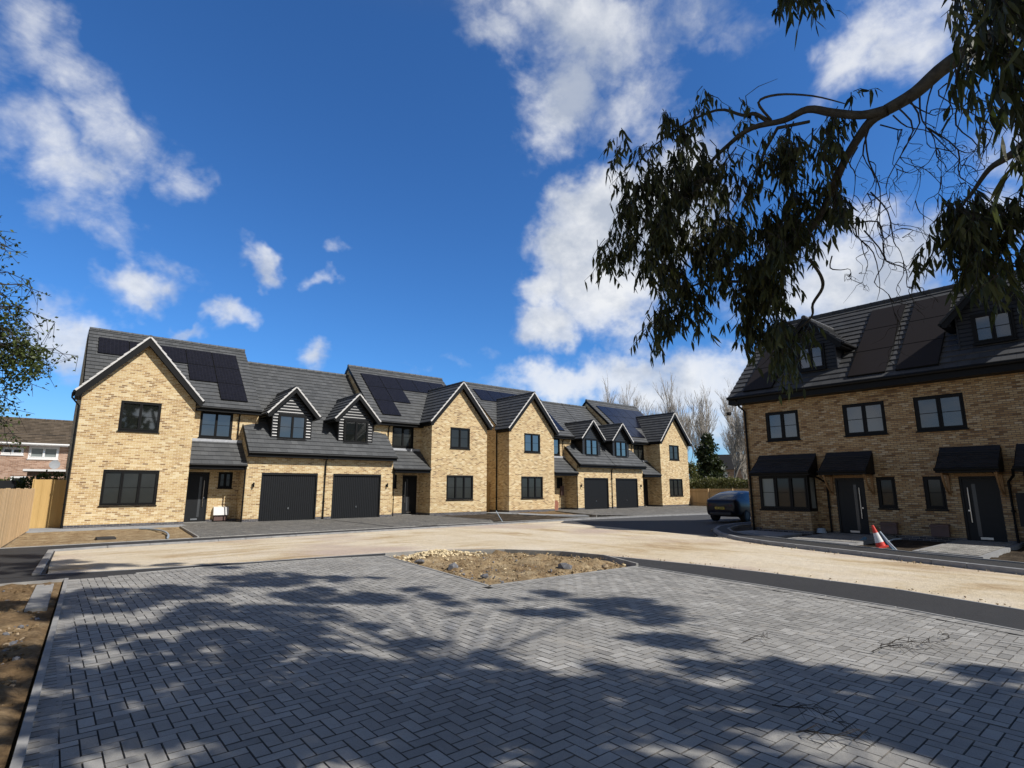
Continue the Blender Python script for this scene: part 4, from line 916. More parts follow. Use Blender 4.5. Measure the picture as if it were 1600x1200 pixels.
# ------------------------------------------------------------------ vegetation
def leafq(mb, p, d, w, L, tone, curl=.15, simple=False, up=None):
    """one leaf: p base, d direction, w width"""
    d = d.normalized(); s = d.cross(up or Vector((random.uniform(-1, 1), random.uniform(-1, 1), random.uniform(-1, 1))))
    if s.length < 1e-3: s = d.orthogonal()
    s.normalize(); n = s.cross(d); i = len(mb.v)
    if simple:
        mb.v += [p, p+d*L*.5+s*w/2+n*curl*L*.3, p+d*L, p+d*L*.5-s*w/2+n*curl*L*.3]; mb.f.append((i, i+1, i+2, i+3)); mb.m.append(0); mb.tone[len(mb.f)-1] = tone; return
    q = [p, p+d*L*.28+s*w*.48+n*curl*L*.35, p+d*L*.28-s*w*.48+n*curl*L*.35, p+d*L*.66+s*w*.36+n*curl*L*.4, p+d*L*.66-s*w*.36+n*curl*L*.4, p+d*L+n*curl*L*.1]
    mb.v += q
    for f in ((i, i+1, i+2), (i+1, i+3, i+4, i+2), (i+3, i+5, i+4)): mb.f.append(f); mb.m.append(0); mb.tone[len(mb.f)-1] = tone
def wander(p0, p1, n, amp, rnd, sag=0.):
    out = []
    for i in range(n+1):
        t = i/n; p = p0.lerp(p1, t); a = amp*math.sin(PI*t)**.5 if 0 < t < 1 else 0
        out.append(p+Vector((rnd.uniform(-a, a), rnd.uniform(-a, a), rnd.uniform(-a, a)-sag*math.sin(PI*t))))
    return out
def smooth(pts, rad, k=4):
    P = [pts[0]]+list(pts)+[pts[-1]]; o = []; r = []
    for i in range(len(pts)-1):
        a, b, c, d = P[i], P[i+1], P[i+2], P[i+3]
        for j in range(k):
            t = j/k; o.append(.5*((2*b)+(c-a)*t+(2*a-5*b+4*c-d)*t*t+(3*b-a-3*c+d)*t**3)); r.append(rad[i]*(1-t)+rad[i+1]*t)
    return o+[pts[-1]], r+[rad[-1]]
# -- eucalyptus: trunk behind the camera to the right, limb reaching over the view
E_ = thing('eucalyptus_tree', 'eucalyptus tree whose drooping leafy branches hang across the upper right sky', 'tree', (8.8, -6.5, 0))
rnd = random.Random(21); wood = MB()
fork = at(1385, 172, 3.9)
trunk = [Vector((8.8, -6.5, -.1)), Vector((8.7, -6.3, 1.5)), Vector((8.4, -5.8, 3.2)), Vector((8.2, -5.5, 5.0)), Vector((7.6, -5.0, 7.0)), Vector((6.9, -4.6, 9.0))]
mb = MB(); mb.tube(trunk, [.42, .34, .30, .25, .19, .12], 14); mb.build('trunk', 'bark', E_, smooth=True)
limb = [Vector((8.4, -5.8, 3.3)), Vector((7.2, -4.2, 4.1)), Vector((5.9, -2.4, 4.55)), at(1720, -30, 4.3), at(1600, 30, 4.1), at(1485, 98, 4.0), at(1430, 145, 3.95), fork]
mb = MB(); mb.tube(*smooth(limb, [.13, .10, .075, .058, .047, .038, .034, .031]), 10)
A = [fork, at(1345, 180, 3.9), at(1300, 176, 3.92), at(1262, 171, 3.95), at(1225, 188, 4.0), at(1175, 200, 4.05), at(1140, 225, 4.1), at(1105, 262, 4.15), at(1075, 330, 4.2), at(1060, 400, 4.2)]
mb.tube(*smooth(A, [.028, .023, .023, .021, .018, .016, .013, .010, .007, .004]), 8)
B = [fork+Vector((.01, 0, .0)), at(1360, 190, 3.92), at(1335, 225, 3.95), at(1318, 255, 3.98), at(1303, 290, 4.0), at(1288, 325, 4.03), at(1255, 375, 4.07), at(1225, 410, 4.1), at(1190, 436, 4.15), at(1150, 440, 4.2), at(1100, 440, 4.25), at(1040, 470, 4.3)]
mb.tube(*smooth(B, [.028, .025, .023, .022, .023, .021, .019, .016, .014, .011, .008, .004]), 8)
B2 = [at(1265, 405, 4.06), at(1282, 430, 4.1), at(1285, 450, 4.12), at(1270, 475, 4.14), at(1268, 495, 4.16), at(1240, 520, 4.2)]; mb.tube(*smooth(B2, [.012, .011, .01, .009, .007, .004]), 6)
Cc = [at(1700, 120, 3.9), at(1600, 225, 3.8), at(1570, 248, 3.8), at(1545, 265, 3.85), at(1520, 300, 3.9), at(1500, 330, 3.9), at(1505, 380, 3.95)]; mb.tube(*smooth(Cc, [.03, .02, .017, .013, .01, .008, .004]), 6)
A2 = [at(1205, 193, 4.02), at(1180, 178, 4.05), at(1160, 180, 4.1), at(1120, 172, 4.2), at(1060, 200, 4.3), at(1000, 245, 4.35)]; mb.tube(*smooth(A2, [.014, .012, .01, .008, .006, .003]), 6)
A3 = [at(1205, 188, 4.02), at(1185, 160, 4.0), at(1215, 148, 4.0), at(1270, 150, 3.95), at(1320, 162, 3.9)]; mb.tube(*smooth(A3, [.008, .008, .007, .005, .003]), 5)
mb.tube([at(1168, 172, 4.1), at(1165, 150, 4.1), at(1185, 135, 4.1), at(1215, 123, 4.15)], [.004, .003, .0025, .001], 4)
mb.tube([at(1265, 190, 3.95), at(1215, 200, 4.02), at(1195, 235, 4.05), at(1183, 270, 4.05), at(1180, 300, 4.05)], [.009, .011, .01, .008, .004], 6)
mb.build('branch', 'bark', E_, smooth=True)
# bare hanging twigs
tw = MB()
def hang(p, q, r0=.0045, sub=3, depth=0, amp=.045):
    pts = wander(p, q, 4, amp*1.5, rnd); pts, rr = smooth(pts, [r0*(1-.8*i/4) for i in range(5)], 3); tw.tube(pts, rr, 4, cap=False)
    if depth < 2:
        for _ in range(sub):
            k = rnd.randrange(3, 12); L = (q-p).length*rnd.uniform(.3, .6); dr = ((q-p).normalized()+Vector((rnd.uniform(-.9, .9), rnd.uniform(-.9, .9), rnd.uniform(-.5, .4)))).normalized()
            hang(pts[k], pts[k]+dr*L, r0*.6, max(1, sub-1), depth+1, amp*.6)
for (a, b) in (((1358, 200), (1350, 330)), ((1352, 210), (1390, 400)), ((1375, 195), (1420, 270)), ((1405, 170), (1400, 340)), ((1420, 155), (1425, 330)), ((1437, 148), (1500, 270)), ((1460, 125), (1470, 290)), ((1480, 130), (1530, 250)), ((1500, 150), (1530, 290)),
               ((1360, 300), (1420, 440)), ((1340, 340), (1370, 470)), ((1330, 350), (1460, 370)), ((1380, 380), (1440, 450)), ((1300, 300), (1260, 400)), ((1340, 230), (1310, 330)), ((1450, 200), (1580, 330)), ((1540, 170), (1555, 260)), ((1270, 200), (1230, 330)), ((1290, 250), (1330, 380)), ((1395, 180), (1480, 250)), ((1150, 230), (1090, 300)), ((1240, 190), (1150, 320)), ((1420, 160), (1560, 200)), ((1350, 360), (1400, 500)), ((1300, 400), (1330, 440))):
    d1 = rnd.uniform(3.8, 4.15); hang(at(*a, d1), at(*b, d1+rnd.uniform(-.2, .25)), .005)
# leafy sprays: (px, py, radius px, count of sprays, dist, leaf length)
lf = MB()
def spray(c, nleaf, L, w, droop=1., R_=.10):
    """a short drooping twig with hanging leaves"""
    d = Vector((rnd.uniform(-1, 1), rnd.uniform(-1, 1), rnd.uniform(-.9, .1))).normalized(); ln = rnd.uniform(.12, .28)
    p0 = c; p1 = c+d*ln*.6+Vector((0, 0, -ln*.45)); pts = wander(p0, p1, 3, .012, rnd); tw.tube(pts, [.003, .0025, .002, .001], 3, cap=False)
    for _ in range(nleaf):
        q = p0.lerp(p1, rnd.random()); dd = Vector((rnd.gauss(0, .3), rnd.gauss(0, .3), -1*droop+rnd.gauss(0, .2)))
        leafq(lf, q, dd, w*rnd.uniform(.75, 1.2), L*rnd.uniform(.6, 1.25), min(1, max(0, rnd.gauss(.4, .28))), rnd.uniform(-.3, .3))
SPR = [(1062, 222, 32, 12, 4.25), (1045, 260, 40, 18, 4.25), (1030, 300, 55, 30, 4.25), (1000, 262, 22, 6, 4.35), (960, 262, 14, 5, 4.4), (950, 290, 10, 2, 4.4), (1030, 350, 60, 44, 4.25), (985, 330, 42, 22, 4.3), (970, 390, 30, 16, 4.35), (960, 430, 24, 12, 4.35), (1010, 420, 55, 38, 4.3), (1080, 300, 52, 30, 4.2), (1100, 350, 62, 46, 4.2), (1130, 300, 42, 12, 4.15), (1165, 320, 32, 10, 4.15), (1085, 410, 66, 52, 4.25), (1150, 380, 45, 28, 4.15), (1055, 455, 38, 18, 4.25),
       (1130, 440, 48, 26, 4.2), (1180, 470, 46, 30, 4.2), (1050, 500, 30, 18, 4.3), (1030, 530, 26, 16, 4.3), (1070, 480, 26, 10, 4.3), (1012, 555, 14, 6, 4.35), (1180, 500, 46, 34, 4.2), (1150, 525, 34, 18, 4.25), (1205, 545, 32, 24, 4.15), (1225, 590, 20, 11, 4.15), (1255, 545, 12, 4, 4.15), (1110, 500, 26, 10, 4.25), (1205, 440, 30, 14, 4.15),
       (1240, 350, 42, 30, 4.05), (1225, 390, 36, 24, 4.05), (1270, 335, 34, 18, 4.05), (1310, 330, 22, 12, 4.0), (1255, 390, 24, 10, 4.05), (1232, 250, 22, 8, 4.0), (1215, 278, 24, 12, 4.05), (1240, 240, 16, 6, 4.0), (1302, 222, 18, 8, 3.9), (1322, 190, 8, 2, 3.9), (1290, 242, 12, 5, 3.9), (1280, 240, 18, 6, 3.95), (1205, 270, 16, 6, 4.05), (1150, 215, 14, 4, 4.1), (1100, 180, 20, 5, 4.2), (1215, 420, 34, 16, 4.1),
       (1490, 365, 30, 14, 3.9), (1520, 350, 32, 17, 3.9), (1545, 385, 36, 20, 3.9), (1500, 400, 30, 14, 3.9), (1525, 420, 30, 15, 3.9), (1560, 440, 18, 7, 3.9), (1450, 410, 14, 5, 3.95), (1570, 350, 22, 10, 3.9), (1600, 355, 20, 9, 3.85), (1600, 310, 14, 4, 3.85), (1565, 465, 12, 5, 3.9), (1620, 390, 30, 14, 3.8)]
for (px, py, r, n, dist) in SPR:
    subs = [(rnd.uniform(0, 2*PI), math.sqrt(rnd.random())*r*.9, dist+rnd.gauss(0, .15)) for _ in range(max(2, n//5))]
    for _ in range(int(n*1.75)):
        a, q, dd_ = rnd.choice(subs)
        spray(at(px+q*math.cos(a)+rnd.gauss(0, 7), py+q*math.sin(a)-34+rnd.gauss(0, 10), dd_+rnd.gauss(0, .05)), rnd.randint(5, 9), .092, .0185)
for (px, py, r, n, dist) in [(1500, 30, 26, 6, 3.1), (1520, 20, 26, 8, 3.0), (1565, 40, 42, 22, 2.9), (1590, 110, 42, 20, 2.9), (1550, 110, 28, 9, 3.0), (1575, 160, 28, 9, 3.0), (1605, 190, 28, 9, 2.9), (1510, 90, 20, 6, 3.1), (1600, 30, 50, 26, 2.9), (1650, 120, 60, 24, 2.8), (1510, 150, 16, 5, 3.1), (1525, 190, 14, 4, 3.1), (1590, 255, 16, 6, 3.1), (1600, 280, 14, 4, 3.1), (1242, 14, 20, 18, 3.9), (1226, 20, 12, 8, 3.9), (1260, 6, 18, 14, 3.9), (1650, 240, 40, 10, 3), (1680, 0, 60, 20, 2.9)]:
    for _ in range(n):
        a, q = rnd.uniform(0, 2*PI), math.sqrt(rnd.random())*r
        spray(at(px+q*math.cos(a), py+q*math.sin(a)-48, dist+rnd.gauss(0, .12)), rnd.randint(4, 7), .112, .017)
mb = MB(); mb.tube([at(1260, -60, 3.95), at(1250, -30, 3.9), at(1240, -15, 3.9)], [.01, .006, .003], 5); mb.tube([limb[2], at(1500, -200, 3.9), at(1260, -60, 3.95)], [.05, .03, .01], 6); mb.tube([limb[3], at(1640, 40, 3.2), at(1560, 40, 3.0), at(1540, 110, 3.0)], [.04, .02, .012, .005], 6); mb.build('branch', 'bark', E_, smooth=True)
# the crown overhead and behind, which shades the paving
SUN = Vector((-.44, 1., -1.0)).normalized()
def over(gx, gy, h): return Vector((gx, gy, 0))-SUN*(h/-SUN.z)
def safe_h(gx, gy): gf = gx*_f.x/math.cos(PITCH)+gy*_f.y/math.cos(PITCH); return max(6.0, .74*gf+2.4)
SH = [  # shaded ground patches (px, py, radius m, density)
 (20, 890, .8, 1.), (120, 900, .5, .5), (150, 930, .7, .9), (260, 925, .7, .8), (210, 880, .35, .5), (400, 905, .8, .9), (480, 930, .7, 1.), (540, 905, .5, .9), (330, 960, .7, .9), (120, 985, .6, .8), (50, 960, .5, .6), (450, 960, .6, 1.), (560, 940, .5, .9), (630, 925, .45, .8), (700, 935, .4, .7), (860, 935, .5, .8), (950, 945, .55, .9), (780, 945, .35, .6), (900, 965, .5, .9), (1010, 965, .35, .8), (820, 960, .4, .7), (720, 965, .3, .4),
 (250, 1010, .5, .6), (330, 1030, .5, .9), (430, 1010, .5, 1.), (500, 1040, .5, 1.), (150, 1060, .35, .7), (60, 1090, .4, .7), (240, 1110, .35, .7), (340, 1100, .4, .9), (440, 1100, .45, 1.), (560, 1090, .4, 1.), (660, 1060, .4, 1.), (740, 1030, .35, .8), (780, 1070, .4, 1.), (620, 1130, .3, .9), (740, 1120, .35, .9), (500, 1160, .3, .9), (860, 1100, .4, 1.), (940, 1060, .35, .8), (1000, 1000, .35, .8), (1060, 1010, .35, .8), (1090, 1040, .35, .8), (1000, 1090, .35, .9), (940, 1130, .35, .9), (1100, 1090, .4, 1.), (1040, 1150, .3, .7), (850, 1170, .3, .8), (1180, 1060, .35, .9), (1240, 1050, .3, .9), (1300, 1060, .35, 1.), (1360, 1080, .4, 1.), (1420, 1075, .35, 1.), (1480, 1100, .4, 1.), (1560, 1100, .45, 1.), (1330, 1120, .35, 1.), (1430, 1130, .4, 1.), (1530, 1150, .4, 1.), (1590, 1170, .4, 1.), (1380, 1170, .3, .8), (1250, 1100, .3, .6), (1200, 1120, .25, .6), (1280, 1160, .2, .5), (130, 1150, .25, .7), (230, 1170, .25, .7), (350, 1170, .25, .8), (680, 1170, .25, .7),
 (-40, 1050, .5, .8), (-100, 950, .8, .8), (15, 1150, .3, .5), (1650, 1090, .6, 1.), (1700, 1200, .7, 1.), (700, 1260, .5, .9), (1100, 1260, .5, .9), (1400, 1260, .5, 1.), (300, 1260, .5, .8), (85, 1015, .45, .9), (160, 1010, .45, .8), (210, 1045, .4, .9), (100, 1055, .3, .9), (180, 1085, .3, .9), (260, 1065, .35, .8), (110, 1110, .3, .9), (300, 1140, .3, .9), (170, 1130, .25, .8), (390, 1130, .3, .9), (60, 1180, .3, .8), (420, 1175, .3, .9), (580, 1180, .3, .9), (340, 990, .45, .8), (500, 985, .5, 1.), (400, 970, .5, .9), (650, 1010, .3, .7), (590, 1040, .4, .9), (820, 1130, .35, 1.), (930, 1180, .3, .9), (1120, 1150, .3, .8), (1180, 1180, .25, .7), (1480, 1170, .4, 1.), (1540, 1060, .3, .8), (700, 1085, .4, 1.), (60, 880, .9, .9), (150, 882, .5, .8), (250, 880, .5, .7), (330, 884, .5, .8), (20, 870, .6, .8), (100, 895, .5, .9), (200, 945, .5, .8), (60, 940, .4, .8), (280, 985, .5, .6), (30, 1010, .35, .8), (0, 1090, .3, .7)]
hub = [trunk[4], trunk[5], Vector((5.2, -4.2, 8.5)), Vector((2.5, -3.2, 9.2)), Vector((.5, -1.5, 9.8))]
cr = MB(); cr.tube([trunk[3], Vector((6.8, -4.6, 7.2)), hub[2], hub[3], hub[4]], [.16, .13, .10, .07, .04], 8)
for (px, py, r, dn) in SH:
    if dn <= 0: continue
    g = ground(px, py) if py < 1190 else ground(px, py); h = safe_h(g.x, g.y)*rnd.uniform(1., 1.18); c = over(g.x, g.y, h)
    nb = min(hub, key=lambda v: (v-c).length); pts = wander(nb, c, 5, .12, rnd); cr.tube(pts, [.03, .024, .018, .013, .009, .006], 5, cap=False)
    dn *= rnd.uniform(.62, 1.08); nl = int(560*dn*dn*r*r/.2)
    for _ in range(nl):
        # clumps inside the patch
        if _ % 60 == 0:
            while True:
                o = Vector((rnd.uniform(-1, 1), rnd.uniform(-1, 1), rnd.uniform(-1, 1)))
                if o.length < 1: break
            k = c+Vector((o.x*r, o.y*r*1.0, o.z*r*.7)); cr.tube(wander(c, k, 3, .05, rnd), [.014, .011, .008, .005], 4, cap=False)
        p = k+Vector((rnd.gauss(0, .072), rnd.gauss(0, .072), rnd.gauss(0, .09)))
        leafq(lf, p, Vector((rnd.gauss(0, .5), rnd.gauss(0, .5), -1)), .065, .25, .4, .1)
cr.build('branch', 'bark', E_)
fo = lf.build('foliage', 'euc', E_, fix=False); tw.build('twigs', 'twig', E_, fix=False)

# -- small-leaved tree at the left edge
def sprig_tree():
    T_ = thing('small_leaved_tree', 'small leaved tree reaching in from the left edge of the photo', 'tree', (-5.2, 6.5, 0)); rnd = random.Random(8)
    mb = MB(); mb.tube([(-5.2, 6.5, -.1), (-5.1, 6.6, 1.5), (-4.8, 6.9, 3.2), (-4.6, 7.2, 5.)], [.18, .15, .11, .06], 10); mb.build('trunk', 'bark', T_)
    br = MB(); lm = MB(); root = Vector((-4.8, 6.9, 2.6))
    tips = [((-120, 560), (122, 556)), ((-120, 500), (80, 575)), ((-100, 470), (85, 505)), ((-100, 450), (60, 455)), ((-100, 430), (45, 437)), ((-90, 520), (75, 585)), ((-90, 540), (50, 600)), ((-90, 560), (28, 610)), ((-80, 590), (10, 605)), ((-80, 350), (18, 400)), ((-80, 330), (10, 385)), ((-60, 620), (25, 640)), ((-60, 630), (28, 690)), ((-60, 620), (8, 680)), ((-100, 500), (55, 540)), ((-100, 520), (30, 560)), ((-90, 500), (20, 520)), ((-60, 520), (10, 580)), ((-90, 480), (60, 520)), ((-90, 460), (35, 480)), ((-40, 540), (20, 560)), ((-40, 510), (40, 550))]
    for (a, b) in tips:
        d0 = rnd.uniform(6.6, 7.4); p, q = at(*a, d0), at(*b, d0+rnd.uniform(-.3, .3)); pts = wander(p, q, 9, .05, rnd, -.10); br.tube(pts, [.012-.0011*i for i in range(10)], 4, cap=False)
        br.tube([root, root.lerp(p, .5)+Vector((0, 0, .2)), p], [.03, .02, .012], 5, cap=False)
        for k in range(3, 10):
            for _ in range(3):
                e = pts[k]+Vector((rnd.uniform(-.16, .16), rnd.uniform(-.16, .16), rnd.uniform(-.22, .06))); br.tube([pts[k], e], [.003, .0015], 3, cap=False)
                for _ in range(3): leafq(lm, pts[k].lerp(e, rnd.random())+Vector((rnd.gauss(0, .02),)*3), Vector((rnd.gauss(0, 1), rnd.gauss(0, 1), rnd.gauss(0, 1))), .024, .038, rnd.random(), .1, True)
    for (px, py, r, n) in ((5, 530, 42, 620), (35, 562, 32, 420), (60, 560, 22, 150), (0, 490, 28, 140), (20, 590, 28, 170), (0, 640, 12, 50), (55, 575, 18, 60), (-50, 540, 60, 300)):
        for _ in range(n):
            a, q = rnd.uniform(0, 2*PI), math.sqrt(rnd.random())*r; leafq(lm, at(px+q*math.cos(a), py+q*math.sin(a), 7+rnd.gauss(0, .2)), Vector((rnd.gauss(0, 1), rnd.gauss(0, 1), rnd.gauss(0, 1))), .024, .038, rnd.random()*.9, .1, True)
    br.build('branch', 'twig', T_, fix=False); lm.build('foliage', 'haw', T_, fix=False)
sprig_tree()
# -- bare trees beyond the fence
def bare(name, px, py_base, dist, height, label, seed, spread=.33, nest=None, base_z=0):
    rnd = random.Random(seed); d = ray(px, 760); d.z = 0; d.normalize(); base = Vector((d.x*dist, d.y*dist, base_z))
    t = thing(name, label, 'tree', base, 'bare trees beyond the hedge'); tr = MB(); br = MB(); cnt = [0]
    def grow(p, dr, L, r, lv):
        n = 4; pts = [p]
        for i in range(n):
            dr = (dr+Vector((rnd.gauss(0, .1), rnd.gauss(0, .1), .07))).normalized(); pts.append(pts[-1]+dr*L/n)
        (tr if lv == 0 else br).tube(pts, [max(.013, r*(1-.45*i/n)) for i in range(n+1)], 6 if lv == 0 else 3, cap=False); cnt[0] += 1
        if lv >= 5: return
        for _ in range(5 if lv < 2 else 3):
            k = rnd.randrange(1, n+1); sd = Vector((rnd.gauss(0, 1), rnd.gauss(0, 1), 0)).normalized(); nd = (dr+sd*rnd.uniform(spread*.7, spread*1.9)+Vector((0, 0, .25))).normalized()
            grow(pts[k], nd, L*rnd.uniform(.5, .72), r*rnd.uniform(.42, .6), lv+1)
        grow(pts[-1], dr, L*.72, r*.6, lv+1)
    grow(base, Vector((rnd.gauss(0, .04), rnd.gauss(0, .04), 1)), height*.40, height*.013, 0)
    tr.build('trunk', 'bare', t, fix=False); br.build('crown', 'bare', t, fix=False)
    if nest:
        w = ray(*nest); w = EYEP+w*(dist/math.hypot(w.x, w.y)); v = min(tr.v+br.v, key=lambda q: (q-w).length); mb = MB(); lump(mb, v, .4, rnd); mb.build('bird_nest', 'twig', t)
for a in (('bare_tree', 968, 700, 95, 17.5, 'bare pale tree above the farthest house roof, left most of the bare trees', 1, .3), ('bare_tree', 1000, 700, 100, 15, 'shorter bare tree beside the roof end of the farthest house', 2, .3), ('bare_tree', 1072, 740, 78, 15, 'tall bare tree rising just right of the farthest gable', 3, .26),
          ('bare_tree', 1100, 740, 84, 14.5, 'bare tree standing behind the dark evergreen', 4, .3), ('bare_tree', 1137, 745, 72, 13, 'bare tree with a bird nest between the evergreen and the terrace', 5, .34, (1133, 651)), ('bare_tree', 1165, 745, 80, 14, 'bare tree partly hidden by the terrace corner', 6, .3)): bare(*a)
def leafy(name, px, dist, h, w, label, m, n, ls, seed, z0=0, grp=None):
    rnd = random.Random(seed); d = ray(px, 760); d.z = 0; d.normalize(); base = Vector((d.x*dist, d.y*dist, z0)); t = thing(name, label, 'tree', base, grp)
    mb = MB(); mb.tube([base, base+Vector((0, 0, h*.5)), base+Vector((0, 0, h*.92))], [h*.03, h*.02, .02], 8); mb.build('trunk', 'bark', t); lm = MB()
    cl = [(rnd.uniform(0, 2*PI), rnd.random()) for _ in range(90)]
    for i in range(n):
        a, v = cl[i % 90]; v2 = min(1, max(0, v+rnd.gauss(0, .03))); rad = w*(math.sin(PI*(.12+.86*v2)**.8))**.8*(.72+.28*math.sin(5*a+9*v)); q = rad*rnd.uniform(.6, 1.05)
        p = base+Vector((math.cos(a)*q+rnd.gauss(0, .18), math.sin(a)*q+rnd.gauss(0, .18), h*(.05+.95*v2)+rnd.gauss(0, .12))); leafq(lm, p, Vector((rnd.gauss(0, 1), rnd.gauss(0, 1), rnd.gauss(0, 1)-.4)), ls, ls*1.6, rnd.random()*(.4+.6*v), .1, True)
    lm.build('crown', m, t, fix=False)
leafy('evergreen_tree', 1109, 66, 7.3, 1.9, 'dark ivy clad evergreen standing alone above the hedge', 'ever', 7000, .22, 3)
leafy('bushy_shrub', 1082, 60, 4.0, 1.0, 'pale scrubby bush against the end of the farthest house', 'hedge', 1500, .12, 5)
def hedge(name, label, p0, p1, h, w, n, seed, m='hedge', ls=.1, z0=.3):
    rnd = random.Random(seed); a, b = Vector((*p0, 0)), Vector((*p1, 0)); t = (b-a).normalized(); nn = Vector((-t.y, t.x, 0)); lm = MB()
    T_ = thing(name, label, 'hedge', a); q = MB()
    for k in range(int((b-a).length/1.2)): p = a+t*(k*1.2+.3); q.tube([p, p+Vector((rnd.uniform(-.2, .2), rnd.uniform(-.2, .2), h*.85))], [.04, .01], 4)
    q.build('stem', 'twig', T_)
    for _ in range(n):
        u = rnd.random()*(b-a).length; top = h*(.88+.16*noise.noise(Vector((u*.6, seed, 0)))+.06*noise.noise(Vector((u*2.7, seed, 3)))); v = rnd.random()**.6; s = rnd.uniform(-1, 1); s = math.copysign(abs(s)**.35, s)*(1-.35*v*v)
        p = a+t*u+nn*(s*w/2)+Vector((0, 0, z0+(top-z0)*v)); p += Vector((rnd.gauss(0, .05), rnd.gauss(0, .05), rnd.gauss(0, .06)))
        leafq(lm, p, Vector((rnd.gauss(0, 1), rnd.gauss(0, 1), rnd.gauss(0, 1)+.3)), ls, ls*1.6, min(1, max(0, rnd.gauss(.45, .3)*(.4+.7*v)+.3*noise.noise(Vector((u*1.3, v*2, seed))))), .1, True)
    lm.build('foliage', m, T_, fix=False)
hedge('garden_hedge', 'long olive green hedge behind the timber fence beyond the car', (48.5, 33), (49, 8), 2.75, 1.8, 24000, 4, ls=.11)
hedge('garden_hedge', 'leafy hedge in front of the older pink house behind the left fence', (-9, 35.5), (1.4, 36.3), 2.45, 1.4, 9000, 9, 'haw', .09)
# distant roofs behind the hedge
def far_house(px, dist, w, h, rz, label):
    d = ray(px, 760); d.z = 0; d.normalize(); c = Vector((d.x*dist, d.y*dist, 0)); H = thing('distant_house', label, 'house', c); s = Vector((d.y, -d.x, 0))
    P = lambda u, v, z: tuple(c+s*u+d*v+Vector((0, 0, z)))
    m = MB(); m.hexa([P(-w, 0, 0), P(w, 0, 0), P(w, 7, 0), P(-w, 7, 0), P(-w, 0, h), P(w, 0, h), P(w, 7, h), P(-w, 7, h)]); m.build('wall', 'brick_old', H)
    m = MB(); m.prism([P(-w-.3, -.4, h), P(-w-.3, 3.5, h+rz), P(-w-.3, 7.4, h)], tuple(s*(2*w+.6))); m.build('roof', M['tile_old'], H)
    for u in (-w*.5, w*.45):
        m = MB(); m.hexa([P(u-.6, -.05, h-1.6), P(u+.6, -.05, h-1.6), P(u+.6, .02, h-1.6), P(u-.6, .02, h-1.6), P(u-.6, -.05, h-.5), P(u+.6, -.05, h-.5), P(u+.6, .02, h-.5), P(u-.6, .02, h-.5)]); m.build('window', 'white', H)
far_house(1163, 100, 6.0, 4.6, 2.7, 'distant brown roofed house seen low between the evergreen and the terrace')
far_house(1015, 130, 8.0, 4.5, 2.8, 'distant house hidden behind the farthest gable house') if False else None

# ------------------------------------------------------------------ sky, clouds, sun
sun_dir = -SUN; elev = math.asin(sun_dir.z); azim = math.atan2(sun_dir.x, sun_dir.y)
W = D.worlds.new('World'); SC.world = W; W.use_nodes = True; nt = NT(W.node_tree); nt.n.clear()
sky = nt.node('ShaderNodeTexSky', sky_type='NISHITA'); sky.sun_disc = False; sky.sun_elevation = elev; sky.sun_rotation = azim; sky.air_density = 1.; sky.dust_density = .4; sky.ozone_density = 2.5; sky.altitude = 100
dv = nt.vm('NORMALIZE', nt.node('ShaderNodeTexCoord').outputs['Generated'])
sep = nt.node('ShaderNodeSeparateXYZ', {0: dv}); dz = sep.outputs[2]
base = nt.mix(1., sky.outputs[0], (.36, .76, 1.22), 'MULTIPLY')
BL = [  # px, py, a (px), b (px), rotation deg, weight
 (60, 60, 130, 60, -50, .75), (160, 180, 120, 55, -50, .8), (120, 260, 90, 70, -30, .75), (225, 220, 70, 60, -50, .6), (90, 320, 70, 40, 20, .6), (300, 260, 45, 45, -45, .6), (150, 350, 70, 18, -25, .35), (20, 130, 60, 90, 0, .45),
 (225, 447, 58, 32, 8, .86), (412, 402, 34, 26, -40, .78), (502, 426, 32, 22, 15, .76), (370, 492, 38, 28, 20, .82), (505, 548, 38, 28, 10, .8), (525, 368, 22, 24, 0, .5), (300, 532, 44, 16, 5, .65), (85, 515, 75, 48, -20, .95), (110, 570, 50, 30, 0, .6),
 (740, 40, 110, 45, -25, .6), (900, 60, 130, 75, -30, .85), (1010, 60, 120, 60, 20, .7), (880, 160, 70, 70, -10, .8), (960, 150, 90, 70, 20, .75), (870, 215, 55, 26, 30, .5), (1100, 60, 70, 60, 0, .55), (1000, 130, 80, 60, 0, .6),
 (1340, 50, 110, 45, 30, .75), (1420, 20, 90, 50, 20, .7), (1260, 100, 45, 22, 20, .5), (1520, 60, 60, 60, 0, .5),
 (950, 330, 75, 60, -20, 1.35), (920, 375, 70, 60, 0, 1.3), (865, 440, 62, 44, 20, 1.2), (855, 500, 60, 42, 0, 1.2), (950, 440, 80, 80, 0, 1.25), (1020, 330, 90, 70, 0, 1.2), (990, 480, 60, 50, 0, .8), (1020, 540, 60, 34, 0, .6),
 (1340, 330, 70, 50, 0, .9), (1300, 430, 110, 80, 0, 1.3), (1400, 420, 80, 90, -20, 1.2), (1250, 380, 60, 60, 0, .7), (1560, 330, 70, 45, 10, .8), (1620, 330, 60, 60, 0, .7), (1210, 500, 50, 40, 0, .6), (1130, 480, 60, 50, 0, .5),
 (870, 600, 110, 36, 5, .9), (1000, 600, 110, 44, 0, 1.), (1090, 580, 90, 55, 0, 1.), (1150, 600, 80, 60, 0, .9), (760, 560, 36, 14, 0, .4), (700, 585, 60, 16, 0, .4), (800, 585, 60, 20, 10, .6), (1140, 660, 120, 50, 0, .8), (950, 560, 40, 14, 0, .5), (620, 578, 50, 10, 0, .35), (1700, 200, 120, 90, 0, .7), (-150, 500, 150, 60, 0, .8), (-200, 250, 150, 100, 0, .8)]
tot = None
